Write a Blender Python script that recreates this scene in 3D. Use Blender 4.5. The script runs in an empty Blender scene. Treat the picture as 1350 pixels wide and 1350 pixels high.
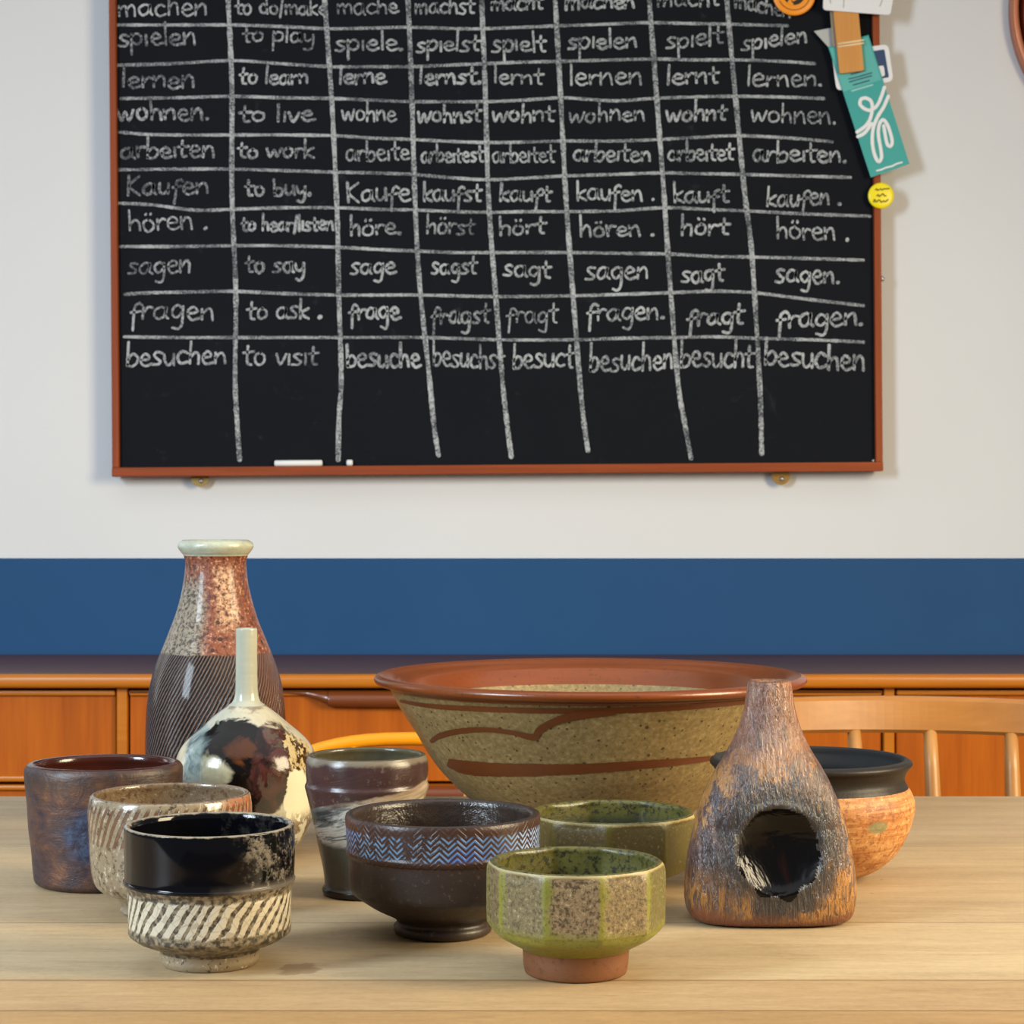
import bpy, bmesh, math, random
from mathutils import Vector, Matrix
random.seed(7)
C = bpy.context.scene
COL = C.collection
PI = math.pi

# ------------------------------------------------------------------ camera, light, exposure
F, CX, CY = 2650.0, 675.0, 675.0      # focal length of the lens in 1350-px units
TABLE_Z = 0.74
H = 0.276                              # camera above the table top
CAM_Z = TABLE_Z + H
cam_d = bpy.data.cameras.new('camera'); cam = bpy.data.objects.new('camera', cam_d); COL.objects.link(cam)
cam.location = (0, 0, CAM_Z); cam.rotation_euler = (PI/2, 0, 0)
cam_d.sensor_width = 36; cam_d.lens = 36*F/1350; cam_d.clip_start = 0.05
cam_d.dof.use_dof = True; cam_d.dof.focus_distance = 1.36; cam_d.dof.aperture_fstop = 34
C.camera = cam
C.view_settings.view_transform = 'Standard'; C.view_settings.look = 'None'
C.view_settings.gamma = 1; C.view_settings.use_curve_mapping = False
C.view_settings.exposure = -0.34
w = bpy.data.worlds.new('world'); C.world = w; w.use_nodes = True
w.node_tree.nodes['Background'].inputs[0].default_value = (0.86, 0.92, 1.0, 1)
w.node_tree.nodes['Background'].inputs[1].default_value = 0.20

def area(name, loc, target, sx, sy, power, col, spread=180):
    d = bpy.data.lights.new(name, 'AREA'); d.shape = 'RECTANGLE'; d.size = sx; d.size_y = sy
    d.energy = power; d.color = col; d.spread = math.radians(spread)
    o = bpy.data.objects.new(name, d); COL.objects.link(o); o.location = loc
    o.rotation_euler = (Vector(target)-Vector(loc)).to_track_quat('-Z', 'Y').to_euler()
    return o
# the window to the left of the table (cool daylight) and the sunlit window to the right (warm)
area('window_light_cool', (-1.95, .1, 1.85), (-.15, 1.9, .8), .6, 1.1, 82, (.74, .88, 1.0), 150)
area('window_light_warm', (1.85, .95, 1.6), (.15, 1.75, .72), .9, 1.1, 72, (1.0, .83, .54), 138)
area('window_light_rear', (-2.3, 2.75, 1.5), (-.3, 1.9, .9), .5, 1.2, 7, (.86, .93, 1.0))
area('ceiling_bounce_light', (0, 1.2, 2.68), (0, 1.2001, 0), 4.5, 2.6, 34, (.93, .97, 1.0), 150)

# ------------------------------------------------------------------ helpers
def at(px, py, d):
    return Vector(((px-CX)*d/F, d, CAM_Z-(py-CY)*d/F))
def lin(v):
    v /= 255.0
    return v/12.92 if v <= .04045 else ((v+.055)/1.055)**2.4
def c(r, g, b): return (lin(r), lin(g), lin(b), 1.0)

class Mat:
    def __init__(s, name):
        s.m = bpy.data.materials.new(name); s.m.use_nodes = True
        s.t = s.m.node_tree; s.b = s.t.nodes['Principled BSDF']
        s._co = None
    def put(s, inp, v):
        if v is None: return
        if isinstance(v, bpy.types.NodeSocket): s.t.links.new(v, inp)
        else: inp.default_value = v
    def node(s, typ, **kw):
        n = s.t.nodes.new(typ)
        for k, v in kw.items(): setattr(n, k, v)
        return n
    def co(s):
        if s._co is None: s._co = s.node('ShaderNodeTexCoord').outputs['Object']
        return s._co
    def math(s, op, a, b=None, cc=None, clamp=False):
        n = s.node('ShaderNodeMath', operation=op, use_clamp=clamp)
        s.put(n.inputs[0], a); s.put(n.inputs[1], b)
        if cc is not None: s.put(n.inputs[2], cc)
        return n.outputs[0]
    def add(s, a, b): return s.math('ADD', a, b)
    def sub(s, a, b): return s.math('SUBTRACT', a, b)
    def mul(s, a, b): return s.math('MULTIPLY', a, b)
    def mx(s, a, b): return s.math('MAXIMUM', a, b)
    def mn(s, a, b): return s.math('MINIMUM', a, b)
    def xyz(s, v=None):
        n = s.node('ShaderNodeSeparateXYZ'); s.put(n.inputs[0], v or s.co()); return n.outputs
    def comb(s, x, y, z):
        n = s.node('ShaderNodeCombineXYZ')
        for i, v in enumerate((x, y, z)): s.put(n.inputs[i], v)
        return n.outputs[0]
    def theta(s):                       # 0 facing the camera, positive to the right
        x = s.xyz(); return s.math('ARCTAN2', x[0], s.mul(x[1], -1.0))
    def scale(s, v, sc):
        n = s.node('ShaderNodeVectorMath', operation='MULTIPLY'); s.put(n.inputs[0], v or s.co()); n.inputs[1].default_value = sc
        return n.outputs[0]
    def noise(s, sc, detail=4, rough=.55, dist=0, v=None, off=0):
        n = s.node('ShaderNodeTexNoise'); vv = v or s.co()
        if off:
            a = s.node('ShaderNodeVectorMath', operation='ADD'); s.put(a.inputs[0], vv); a.inputs[1].default_value = (off, off*.7, off*1.3); vv = a.outputs[0]
        s.put(n.inputs['Vector'], vv); n.inputs['Scale'].default_value = sc
        n.inputs['Detail'].default_value = detail; n.inputs['Roughness'].default_value = rough; n.inputs['Distortion'].default_value = dist
        return n.outputs['Fac']
    def vor(s, sc, v=None, feature='F1'):
        n = s.node('ShaderNodeTexVoronoi', feature=feature); s.put(n.inputs['Vector'], v or s.co()); n.inputs['Scale'].default_value = sc
        return n.outputs['Distance']
    def step(s, v, lo, hi):             # smooth 0..1 between lo and hi (lo may exceed hi)
        n = s.node('ShaderNodeMapRange', interpolation_type='SMOOTHSTEP', clamp=True)
        s.put(n.inputs['Value'], v)
        if lo < hi:
            n.inputs['From Min'].default_value = lo; n.inputs['From Max'].default_value = hi
        else:
            n.inputs['From Min'].default_value = hi; n.inputs['From Max'].default_value = lo
            n.inputs['To Min'].default_value = 1; n.inputs['To Max'].default_value = 0
        return n.outputs[0]
    def mix(s, f, a, b):
        n = s.node('ShaderNodeMix', data_type='RGBA')
        s.put(n.inputs[0], f); s.put(n.inputs[6], a); s.put(n.inputs[7], b); return n.outputs[2]
    def mixf(s, f, a, b):
        n = s.node('ShaderNodeMix', data_type='FLOAT')
        s.put(n.inputs[0], f); s.put(n.inputs[2], a); s.put(n.inputs[3], b); return n.outputs[0]
    def ramp(s, f, stops, const=False):
        n = s.node('ShaderNodeValToRGB'); s.put(n.inputs[0], f); e = n.color_ramp.elements
        if const: n.color_ramp.interpolation = 'CONSTANT'
        while len(e) < len(stops): e.new(.5)
        for el, (p, col) in zip(e, stops): el.position = p; el.color = col
        return n.outputs[0]
    def out(s, col, rough=.5, bump=None, bs=.3, bd=.002, spec=None, metal=None, coat=None):
        s.put(s.b.inputs['Base Color'], col); s.put(s.b.inputs['Roughness'], rough)
        if spec is not None: s.put(s.b.inputs['Specular IOR Level'], spec)
        if metal is not None: s.put(s.b.inputs['Metallic'], metal)
        if coat is not None:
            s.put(s.b.inputs['Coat Weight'], coat); s.b.inputs['Coat Roughness'].default_value = .08
        if bump is not None:
            n = s.node('ShaderNodeBump'); n.inputs['Strength'].default_value = bs; n.inputs['Distance'].default_value = bd
            s.put(n.inputs['Height'], bump); s.t.links.new(n.outputs[0], s.b.inputs['Normal'])
        return s.m
def plain(name, col, rough=.5, metal=None):
    m = Mat(name); return m.out(m.mix(m.mul(m.noise(60), .25), col, tuple(x*.75 for x in col[:3])+(1,)), rough, metal=metal)

def tag(o, label=None, cat=None, group=None, kind=None):
    if label: o['label'] = label
    if cat: o['category'] = cat
    if group: o['group'] = group
    if kind: o['kind'] = kind
    return o
def empty(name, loc, label, cat, group=None):
    o = bpy.data.objects.new(name, None); COL.objects.link(o); o.location = loc; o.empty_display_size = .05
    return tag(o, label, cat, group)
def mesh_obj(name, verts, faces, mat, parent=None, smooth=False, loc=(0,0,0)):
    me = bpy.data.meshes.new(name); me.from_pydata([tuple(v) for v in verts], [], faces); me.update()
    if smooth: me.polygons.foreach_set('use_smooth', [True]*len(me.polygons))
    if mat: me.materials.append(mat)
    o = bpy.data.objects.new(name, me); COL.objects.link(o); o.location = loc
    if parent: o.parent = parent
    return o
def bm_obj(name, bm, mat, parent=None, smooth=False, loc=(0,0,0)):
    bmesh.ops.recalc_face_normals(bm, faces=bm.faces)
    me = bpy.data.meshes.new(name); bm.to_mesh(me); bm.free()
    if smooth: me.polygons.foreach_set('use_smooth', [True]*len(me.polygons))
    if mat: me.materials.append(mat)
    o = bpy.data.objects.new(name, me); COL.objects.link(o); o.location = loc
    if parent: o.parent = parent
    return o
def box(bm, x0, x1, y0, y1, z0, z1, bev=0, seg=3, mat=None):
    r = bmesh.ops.create_cube(bm, size=1); vs = r['verts']
    for v in vs: v.co = Vector(((x0+x1)/2+v.co.x*(x1-x0), (y0+y1)/2+v.co.y*(y1-y0), (z0+z1)/2+v.co.z*(z1-z0)))
    if bev:
        es = set(e for v in vs for e in v.link_edges)
        r2 = bmesh.ops.bevel(bm, geom=list(es), offset=bev, segments=seg, affect='EDGES', profile=.5)
        vs = list(set(vs) & set(bm.verts)) + [v for v in r2['verts']]
    vs = [v for v in set(vs) if v.is_valid]
    if mat is not None: bmesh.ops.transform(bm, matrix=mat, verts=vs)
    return vs
def box_obj(name, x0, x1, y0, y1, z0, z1, mat, parent=None, bev=.002, loc=(0,0,0)):
    bm = bmesh.new(); box(bm, x0, x1, y0, y1, z0, z1, bev); return bm_obj(name, bm, mat, parent, loc=loc)
def tube(bm, pts, radii, seg=14):
    """round bar through pts"""
    rings = []
    n = len(pts); up = Vector((0, 1, 0))
    for i, p in enumerate(pts):
        p = Vector(p); t = (Vector(pts[min(i+1, n-1)])-Vector(pts[max(i-1, 0)])).normalized()
        a = t.cross(up)
        if a.length < 1e-3: a = t.cross(Vector((1, 0, 0)))
        a.normalize(); b = t.cross(a); r = radii[i] if isinstance(radii, (list, tuple)) else radii
        rings.append([bm.verts.new(p+a*math.cos(k*2*PI/seg)*r+b*math.sin(k*2*PI/seg)*r) for k in range(seg)])
    for A, B in zip(rings, rings[1:]):
        for k in range(seg): bm.faces.new((A[k], A[(k+1) % seg], B[(k+1) % seg], B[k]))
    bm.faces.new(rings[0][::-1]); bm.faces.new(rings[-1])
def smooth_line(p, sub=6):
    if len(p) < 3: return [Vector(q) for q in p]
    p = [Vector(q) for q in p]; out = []
    for i in range(len(p)-1):
        a = p[max(i-1, 0)]; b = p[i]; cc = p[i+1]; d = p[min(i+2, len(p)-1)]
        for k in range(sub):
            t = k/sub
            out.append(.5*((2*b)+(cc-a)*t+(2*a-5*b+4*cc-d)*t*t+(3*b-3*cc+d-a)*t**3))
    out.append(p[-1]); return out
def ribbon(pts2, wid, jitter=0):
    """flat stroke along 2-D points -> (2-D verts, faces), round ends"""
    n = len(pts2); V = []; Fc = []
    for i, p in enumerate(pts2):
        t = (pts2[min(i+1, n-1)]-pts2[max(i-1, 0)])
        t = t.normalized() if t.length > 1e-9 else Vector((1, 0))
        nn = Vector((-t.y, t.x)); hw = wid/2*(1+random.uniform(-jitter, jitter))
        V += [p+nn*hw, p-nn*hw]
    for i in range(n-1): Fc.append((2*i, 2*i+1, 2*i+3, 2*i+2))
    for e, sgn in ((0, -1), (n-1, 1)):
        p = pts2[e]; t = pts2[min(e+1, n-1)]-pts2[max(e-1, 0)]; t = t.normalized() if t.length > 1e-9 else Vector((1, 0))
        a0 = math.atan2(t.y*sgn, t.x*sgn); b = len(V); V.append(p)
        for k in range(7):
            a = a0-PI/2+PI*k/6; V.append(p+Vector((math.cos(a), math.sin(a)))*wid/2)
        for k in range(6): Fc.append((b, b+1+k, b+2+k))
    return V, Fc

# ------------------------------------------------------------------ materials of the room
def wood(name, stops, axis, rough=.4, stretch=26, bump=.15, spec=.5, coat=None):
    m = Mat(name); sc = [stretch]*3; sc[axis] = 1.6
    v = m.scale(None, sc)
    n1 = m.noise(1.0, 6, .6, .6, v); n2 = m.noise(5.5, 4, .6, 0, v, 3.1); n3 = m.noise(.22, 3, .5, .3, v, 9)
    f = m.add(m.add(m.mul(n1, .55), m.mul(n2, .25)), m.mul(n3, .3))
    return m.out(m.ramp(m.math('SUBTRACT', m.mul(f, 1.6), .38), stops), rough, n2, bump, .0006, spec=spec, coat=coat)
TEAK = wood('teak', [(0, c(124, 56, 6)), (.5, c(172, 86, 10)), (1, c(200, 112, 22))], 2, .5, spec=.2)
TEAK_X = wood('teak_rail', [(0, c(140, 78, 14)), (.5, c(184, 108, 22)), (1, c(204, 130, 36))], 0, .34, spec=.4)
TEAK_TOP = wood('teak_top', [(0, c(58, 32, 26)), (.5, c(84, 48, 36)), (1, c(104, 62, 46))], 0, .42)
TEAK_PULL = wood('teak_pull', [(0, c(88, 42, 18)), (.5, c(116, 60, 28)), (1, c(138, 78, 40))], 0, .24, spec=.7)
TEAK_DARK = plain('teak_inside', c(50, 24, 12), .6)
FRAME = wood('mahogany_frame', [(0, c(104, 46, 20)), (.5, c(150, 70, 32)), (1, c(178, 92, 46))], 0, .55, 40, spec=.2)
FRAME_V = wood('mahogany_frame_upright', [(0, c(104, 46, 20)), (.5, c(146, 68, 32)), (1, c(172, 88, 46))], 2, .55, 40, spec=.2)
BEECH = wood('beech', [(0, c(128, 82, 34)), (.5, c(154, 102, 46)), (1, c(174, 124, 64))], 0, .4)
BEECH_V = wood('beech_upright', [(0, c(132, 88, 42)), (.5, c(160, 112, 58)), (1, c(182, 136, 80))], 2, .4)
HONEY = wood('honey_wood', [(0, c(196, 112, 6)), (.5, c(222, 138, 12)), (1, c(236, 160, 26))], 0, .35)
PEGWOOD = wood('peg_wood', [(0, c(186, 122, 52)), (.5, c(206, 142, 68)), (1, c(220, 158, 84))], 2, .6, 60)
BRASS = plain('aged_brass', c(140, 112, 62), .4, .7)
STEEL = plain('screw_steel', c(190, 190, 188), .35, .8)
WHITE = plain('white_card_paper', c(232, 232, 234), .7)

def table_mat():
    m = Mat('oak_table_top'); x = m.xyz()
    n1 = m.noise(1.0, 6, .65, .6, m.scale(None, (4.5, 46, 46))); n2 = m.noise(1.0, 5, .72, 0, m.scale(None, (48, 360, 360)), 4)
    n3 = m.noise(2.2, 3, .5, 0, m.scale(None, (1, 5, 5)), 2); n4 = m.noise(230, 3, .65)
    f = m.add(m.add(m.mul(n1, .36), m.mul(n2, .38)), m.add(m.mul(n3, .2), m.mul(n4, .16)))
    base = m.ramp(m.math('SUBTRACT', m.mul(f, 1.7), .45), [(0, c(130, 112, 90)), (.45, c(175, 159, 134)), (.75, c(194, 180, 154)), (1, c(214, 202, 178))])
    # glued staves: each its own tint, thin dark seams between
    yy = m.add(x[1], m.mul(m.sub(m.noise(1.2, 1, .4), .5), .004))
    seams = [1.113, 1.185, 1.352, 1.66]
    tint = m.ramp(m.math('DIVIDE', m.sub(x[1], .95), 1.05), [(0, c(226, 194, 146)), ((1.113-.95)/1.05, c(238, 214, 180)), ((1.185-.95)/1.05, c(252, 238, 214)), ((1.352-.95)/1.05, c(244, 228, 204)), ((1.66-.95)/1.05, c(222, 206, 186))], True)
    mm = m.node('ShaderNodeMix', data_type='RGBA', blend_type='MULTIPLY'); m.put(mm.inputs[0], .9); m.put(mm.inputs[6], base); m.put(mm.inputs[7], tint)
    col = mm.outputs[2]
    sm = None
    for s_ in seams:
        k = m.step(m.math('ABSOLUTE', m.sub(yy, s_)), .0022, .0006); sm = k if sm is None else m.mx(sm, k)
    col = m.mix(m.mul(sm, .45), col, c(92, 66, 40))
    # old spill ring and a few dark flecks
    dx = m.sub(x[0], -.129); dy = m.sub(x[1], 1.213)
    r = m.math('SQRT', m.add(m.mul(dx, dx), m.mul(m.mul(dy, dy), .45)))
    st = m.step(m.add(r, m.mul(m.sub(m.noise(90, 3), .5), .022)), .013, .009)
    col = m.mix(m.mul(st, .5), col, c(104, 70, 42))
    fl = m.step(m.vor(16), .035, .02)
    col = m.mix(m.mul(fl, .5), col, c(84, 58, 36))
    return m.out(col, m.mixf(n2, .42, .62), n2, .25, .0006, spec=.35)
def wall_mat():
    m = Mat('white_emulsion'); n = m.noise(2.2, 5); n2 = m.noise(160, 4)
    return m.out(m.mix(n, c(215, 215, 217), c(222, 223, 225)), .85, m.add(n2, m.mul(m.noise(24), .8)), .12, .002, spec=.2)
def blue_mat():
    m = Mat('blue_paint'); n = m.noise(3, 5)
    return m.out(m.mix(n, c(17, 66, 112), c(26, 78, 126)), .62, m.noise(120, 3), .08, .001, spec=.3)
def board_mat():
    m = Mat('blackboard_paint'); n = m.noise(3.2, 6, .65, .5); sm = m.noise(9, 6, .7, 2)
    col = m.mix(n, c(10, 13, 20), c(17, 20, 27))
    col = m.mix(m.mul(m.step(sm, .6, .85), .25), col, c(88, 92, 98))
    return m.out(col, .75, m.noise(300, 2), .06, .001, spec=.15)
def chalk_mat(name, lo, dens):
    m = Mat(name); n = m.noise(420, 3, .7); big = m.noise(22, 3, .6)
    f = m.step(m.add(n, m.mul(m.sub(big, .5), .5)), dens-.14, dens+.12)
    return m.out(m.mix(f, lo, c(186, 189, 192)), .95, spec=.1)
WALL, BLUE, BOARD = wall_mat(), blue_mat(), board_mat()
CHALK = chalk_mat('chalk_on_board', c(84, 88, 94), .50)
CHALK_FAINT = chalk_mat('faint_chalk_on_board', c(70, 74, 80), .55)
CHALK_LINE = chalk_mat('chalk_line_on_board', c(66, 70, 76), .52)
CHALK_STICK = plain('chalk_stick_white', c(240, 240, 238), .9)

# ------------------------------------------------------------------ the room
DW = 3.69
tag(box_obj('floor', -2.1, 2.4, -3.2, DW, -.05, 0, wood('floor_boards', [(0, c(96, 66, 42)), (1, c(150, 112, 76))], 0, .5), None, 0), kind='structure')
tag(box_obj('wall_back', -2.1, 2.4, DW, DW+.12, 0, 2.7, WALL, None, 0), kind='structure')
band_top = CAM_Z-(736-CY)*(DW-.006)/F
tag(box_obj('trim_1', -2.1, 2.4, DW-.006, DW, .1, band_top, BLUE, None, .0015), kind='structure')
tag(box_obj('baseboard_back', -2.1, 2.4, DW-.02, DW-.006, 0, .1, WALL, None, .003), kind='structure')

# ------------------------------------------------------------------ table
t = empty('dining_table', (0, 1.455, 0), 'pale oak dining table carrying the pottery in the foreground', 'table')
TM = table_mat()
bm = bmesh.new(); box(bm, -.95, .95, .95, 1.955, TABLE_Z-.032, TABLE_Z, .004)
o = bm_obj('tabletop', bm, TM, t); o.location = -t.location+Vector((0, 0, 0))
for sx in (-1, 1):
    for sy in (1.03, 1.875):
        bm = bmesh.new(); box(bm, sx*.86-.03, sx*.86+.03, sy-.03, sy+.03, 0, TABLE_Z-.032, .004)
        bm_obj('leg', bm, BEECH_V, t, loc=-t.location)
bm = bmesh.new(); box(bm, -.83, .83, 1.02, 1.04, TABLE_Z-.11, TABLE_Z-.032, .001); box(bm, -.83, .83, 1.865, 1.885, TABLE_Z-.11, TABLE_Z-.032, .001)
bm_obj('apron', bm, BEECH, t, loc=-t.location)

# ------------------------------------------------------------------ sideboard
DS = 3.24
ST = CAM_Z-(862-CY)*(DW-.006)/F       # top surface
def sx(px): return (px-CX)*DS/F
def sz(py): return CAM_Z-(py-CY)*DS/F
sb = empty('sideboard', (sx(667), (DS+DW)/2, 0), 'long teak sideboard with drawers against the blue painted wall band', 'sideboard')
so = -Vector(sb.location)
L, R = sx(-235), sx(1570); zt = ST-.0225; zb = .2; FY = DS+.022
bm = bmesh.new(); box(bm, L, R, DS, DW-.012, ST-.0225, ST, .010, 4); bm_obj('top', bm, TEAK_TOP, sb, loc=so)
bm = bmesh.new(); box(bm, L, R, DS-.006, DS+.012, ST-.024, ST-.0015, .008, 4); bm_obj('edge_lipping', bm, TEAK_X, sb, smooth=True, loc=so)
bm = bmesh.new(); box(bm, L+.005, R-.005, FY+.03, DW-.014, zb, zt, 0); bm_obj('carcass', bm, TEAK_DARK, sb, loc=so)
for x0, x1 in ((L, L+.02), (sx(151), sx(165)), (sx(1168), sx(1182)), (R-.02, R)):
    bm = bmesh.new(); box(bm, x0, x1, FY-.006, FY+.03, zb, zt, .002); bm_obj('post', bm, TEAK_X, sb, loc=so)
def front(name, x0, x1, z0, z1, lips=True):
    bm = bmesh.new(); box(bm, x0, x1, FY+.004, FY+.024, z0, z1, .002); d = bm_obj(name, bm, TEAK, sb, loc=so)
    for a, b in ((z1-.009, z1), (z0, z0+.010))[:2 if lips else 1]:
        bm = bmesh.new(); box(bm, x0, x1, FY-.004, FY+.012, a, b, .0035); bm_obj('lip', bm, TEAK_X, d)
    return d
rows = [(sz(911.5), sz(1033)), (sz(1037), sz(1160)), (sz(1164), zb+.01)]
for z1, z0 in rows: front('drawer', L+.023, sx(149), z0, z1)
for k, (z1, z0) in enumerate(rows):
    d = front('drawer', sx(167), sx(1166), z0, z1 if k else sz(911.5), lips=False)
    # sculpted pull along the top edge of the drawer, deepest over its middle
    zt_ = z1
    ctrl = [(167, 5), (330, 5), (392, 6.5), (412, 11), (432, 19), (455, 22), (667, 23), (879, 22), (902, 19), (922, 11), (942, 6.5), (1004, 5), (1166, 5)]
    low = smooth_line([(a, b) for a, b in ctrl], 8)
    V = []; Fc = []
    for p in low:
        xx = sx(p.x); dz = p.y*DS/F
        bulge = .004+.016*min(1, max(0, (p.y-5)/17))
        prof = [(FY+.006, 0), (FY-.002-bulge*.55, -.001), (FY-bulge, -dz*.45), (FY-bulge, -dz*.75), (FY-bulge*.6, -dz*.97), (FY+.004, -dz)]
        V += [(xx, y, zt_+z) for y, z in prof]
    for i in range(len(low)-1):
        for j in range(5): Fc.append((i*6+j, i*6+j+1, i*6+j+7, i*6+j+6))
    mesh_obj('pull', V, Fc, TEAK_PULL, d, smooth=True)
front('door', sx(1185), R-.023, zb+.01, sz(911))
for xx in (L+.12, R-.12):
    for yy in (DS+.07, DW-.09):
        bm = bmesh.new(); tube(bm, [(xx, yy, .0), (xx, yy, zb)], [.013, .022], 14); bm_obj('leg', bm, TEAK, sb, smooth=True, loc=so)

# ------------------------------------------------------------------ blackboard
DB = 3.655                            # writing surface
bb = empty('blackboard', tuple(at(656, 622, DW)), 'wooden framed blackboard covered in chalked German verb tables on the wall', 'blackboard')
bo = -Vector(bb.location)
ROT = math.radians(.42)
org = at(656, 625, DB)
def bpt(lx, lz, y):                   # board axes (a hair anticlockwise), origin at the bottom middle
    return Vector((org.x+lx*math.cos(ROT)-lz*math.sin(ROT), y, org.z+lx*math.sin(ROT)+lz*math.cos(ROT)))
BW = 1013*DB/F/2; BH = 1.04; FW = .0165; FS = .0125
def bbox(name, x0, x1, z0, z1, y0, y1, mat, parent=bb, bev=.0015):
    bm = bmesh.new(); vs = box(bm, x0, x1, y0, y1, z0, z1, bev)
    for v in bm.verts: v.co = bpt(v.co.x, v.co.z, v.co.y)
    return bm_obj(name, bm, mat, parent, loc=bo)
bbox('panel', -BW+.006, BW-.006, .006, BH-.006, DB, DB+.012, BOARD, bev=0)
bbox('frame_rail', -BW, BW, 0, FW, DB-.016, DB+.02, FRAME)
bbox('frame_rail', -BW, BW, BH-FW, BH, DB-.012, DB+.02, FRAME)
for s in (-1, 1):
    a, b = sorted((s*BW, s*(BW-FS)))
    bbox('frame_stile', a, b, FW, BH-FW, DB-.012, DB+.02, FRAME_V)
for px in (262, 1031):
    bm = bmesh.new(); r = 12*DB/F
    n = 24; ctr = at(px, 629.5 if px < 600 else 627, DB)
    ring = []
    for y in (DB+.014, DB+.017):
        ring.append([bm.verts.new((ctr.x+r*math.cos(2*PI*k/n), y, ctr.z+r*math.sin(2*PI*k/n))) for k in range(n)])
    bm.faces.new(ring[0]); bm.faces.new(ring[1])
    for k in range(n): bm.faces.new((ring[0][k], ring[0][(k+1) % n], ring[1][(k+1) % n], ring[1][k]))
    pl = bm_obj('mirror_plate', bm, BRASS, bb, loc=bo)
    bm = bmesh.new(); bmesh.ops.create_uvsphere(bm, u_segments=12, v_segments=8, radius=.0045, matrix=Matrix.Translation((ctr.x+.002, DB+.0135, ctr.z-.006)))
    bm_obj('screw', bm, STEEL, pl, smooth=True)
p = at(1162, 368, DB); bm = bmesh.new(); bmesh.ops.create_uvsphere(bm, u_segments=12, v_segments=8, radius=.0055, matrix=Matrix.Translation((p.x, DB-.005, p.z)))
bm_obj('screw', bm, STEEL, bb, smooth=True, loc=bo)
p = at(1151.5, 607.5, DB); bm = bmesh.new(); bmesh.ops.create_uvsphere(bm, u_segments=12, v_segments=8, radius=.0035, matrix=Matrix.Translation((p.x, DB-.001, p.z)))
bm_obj('screw', bm, STEEL, bb, smooth=True, loc=bo)

# --- handwriting: every letter as pen strokes (x-height 1)
G = {
 'a': (.92, [[(.66,.85),(.4,1),(.12,.72),(.1,.28),(.32,.02),(.58,.25),(.7,.92)], [(.7,.95),(.7,.3),(.86,.02)]]),
 'b': (.84, [[(.12,1.9),(.12,.02)], [(.13,.55),(.42,.95),(.72,.68),(.64,.18),(.36,0),(.13,.15)]]),
 'c': (.76, [[(.68,.85),(.42,1),(.14,.7),(.12,.3),(.36,.02),(.72,.18)]]),
 'd': (.86, [[(.66,.72),(.4,1),(.12,.7),(.12,.28),(.36,.02),(.64,.25)], [(.7,1.9),(.68,.9),(.72,.02)]]),
 'e': (.80, [[(.13,.5),(.58,.56),(.62,.8),(.38,1.0),(.14,.75),(.12,.3),(.38,-.02),(.78,.15)]]),
 'f': (.66, [[(.70,1.15),(.5,1.3),(.3,1.02),(.27,.3),(.24,-.85)], [(.06,.58),(.58,.68)]]),
 'g': (.86, [[(.66,.82),(.4,1),(.12,.7),(.16,.25),(.42,.1),(.64,.45)], [(.7,.95),(.7,-.35),(.52,-.82),(.18,-.7)]]),
 'h': (.84, [[(.12,1.9),(.14,.02)], [(.14,.5),(.42,.97),(.64,.78),(.7,.02)]]),
 'i': (.32, [[(.13,.95),(.15,.02)]]),
 'k': (.80, [[(.12,1.9),(.13,0)], [(.68,1.0),(.16,.48),(.72,.0)]]),
 'K': (.95, [[(.12,1.65),(.14,-.1)], [(.78,1.6),(.16,.75),(.84,-.1)]]),
 'l': (.34, [[(.13,1.9),(.15,.02)]]),
 'm': (1.2, [[(.08,.97),(.11,.02)], [(.11,.55),(.36,.97),(.52,.75),(.55,.02)], [(.55,.55),(.82,.97),(.99,.75),(1.05,.02)]]),
 'n': (.84, [[(.08,.97),(.11,.02)], [(.11,.5),(.42,.97),(.62,.78),(.70,.02)]]),
 'o': (.84, [[(.42,1),(.14,.78),(.12,.28),(.38,.02),(.66,.25),(.68,.75),(.42,1)]]),
 'ö': (.84, [[(.42,1),(.14,.78),(.12,.28),(.38,.02),(.66,.25),(.68,.75),(.42,1)], [(.26,1.42),(.27,1.5)], [(.56,1.42),(.57,1.5)]]),
 'p': (.84, [[(.1,.97),(.12,-.9)], [(.12,.68),(.42,1),(.7,.7),(.62,.2),(.36,.05),(.13,.25)]]),
 'r': (.64, [[(.08,.97),(.12,.02)], [(.12,.5),(.36,.95),(.6,.88)]]),
 's': (.72, [[(.62,.92),(.36,1),(.16,.8),(.36,.52),(.58,.28),(.4,.02),(.06,.06)]]),
 't': (.68, [[(.3,1.6),(.31,.2),(.56,.04)], [(.03,.97),(.66,1.06)]]),
 'u': (.84, [[(.1,.97),(.13,.25),(.36,.02),(.62,.35)], [(.68,.97),(.7,.02)]]),
 'v': (.72, [[(.05,.97),(.32,.02),(.64,.97)]]),
 'w': (1.12, [[(.05,.97),(.27,.02),(.52,.8),(.76,.02),(1.04,.97)]]),
 'y': (.84, [[(.1,.97),(.16,.38),(.4,.2),(.64,.5)], [(.7,.97),(.68,-.4),(.42,-.85),(.12,-.7)]]),
 '/': (.50, [[(.36,1.8),(.12,-.4)]]),
 '.': (.34, [[(.14,.02),(.18,.06)]]),
 ' ': (.55, []),
}
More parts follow.
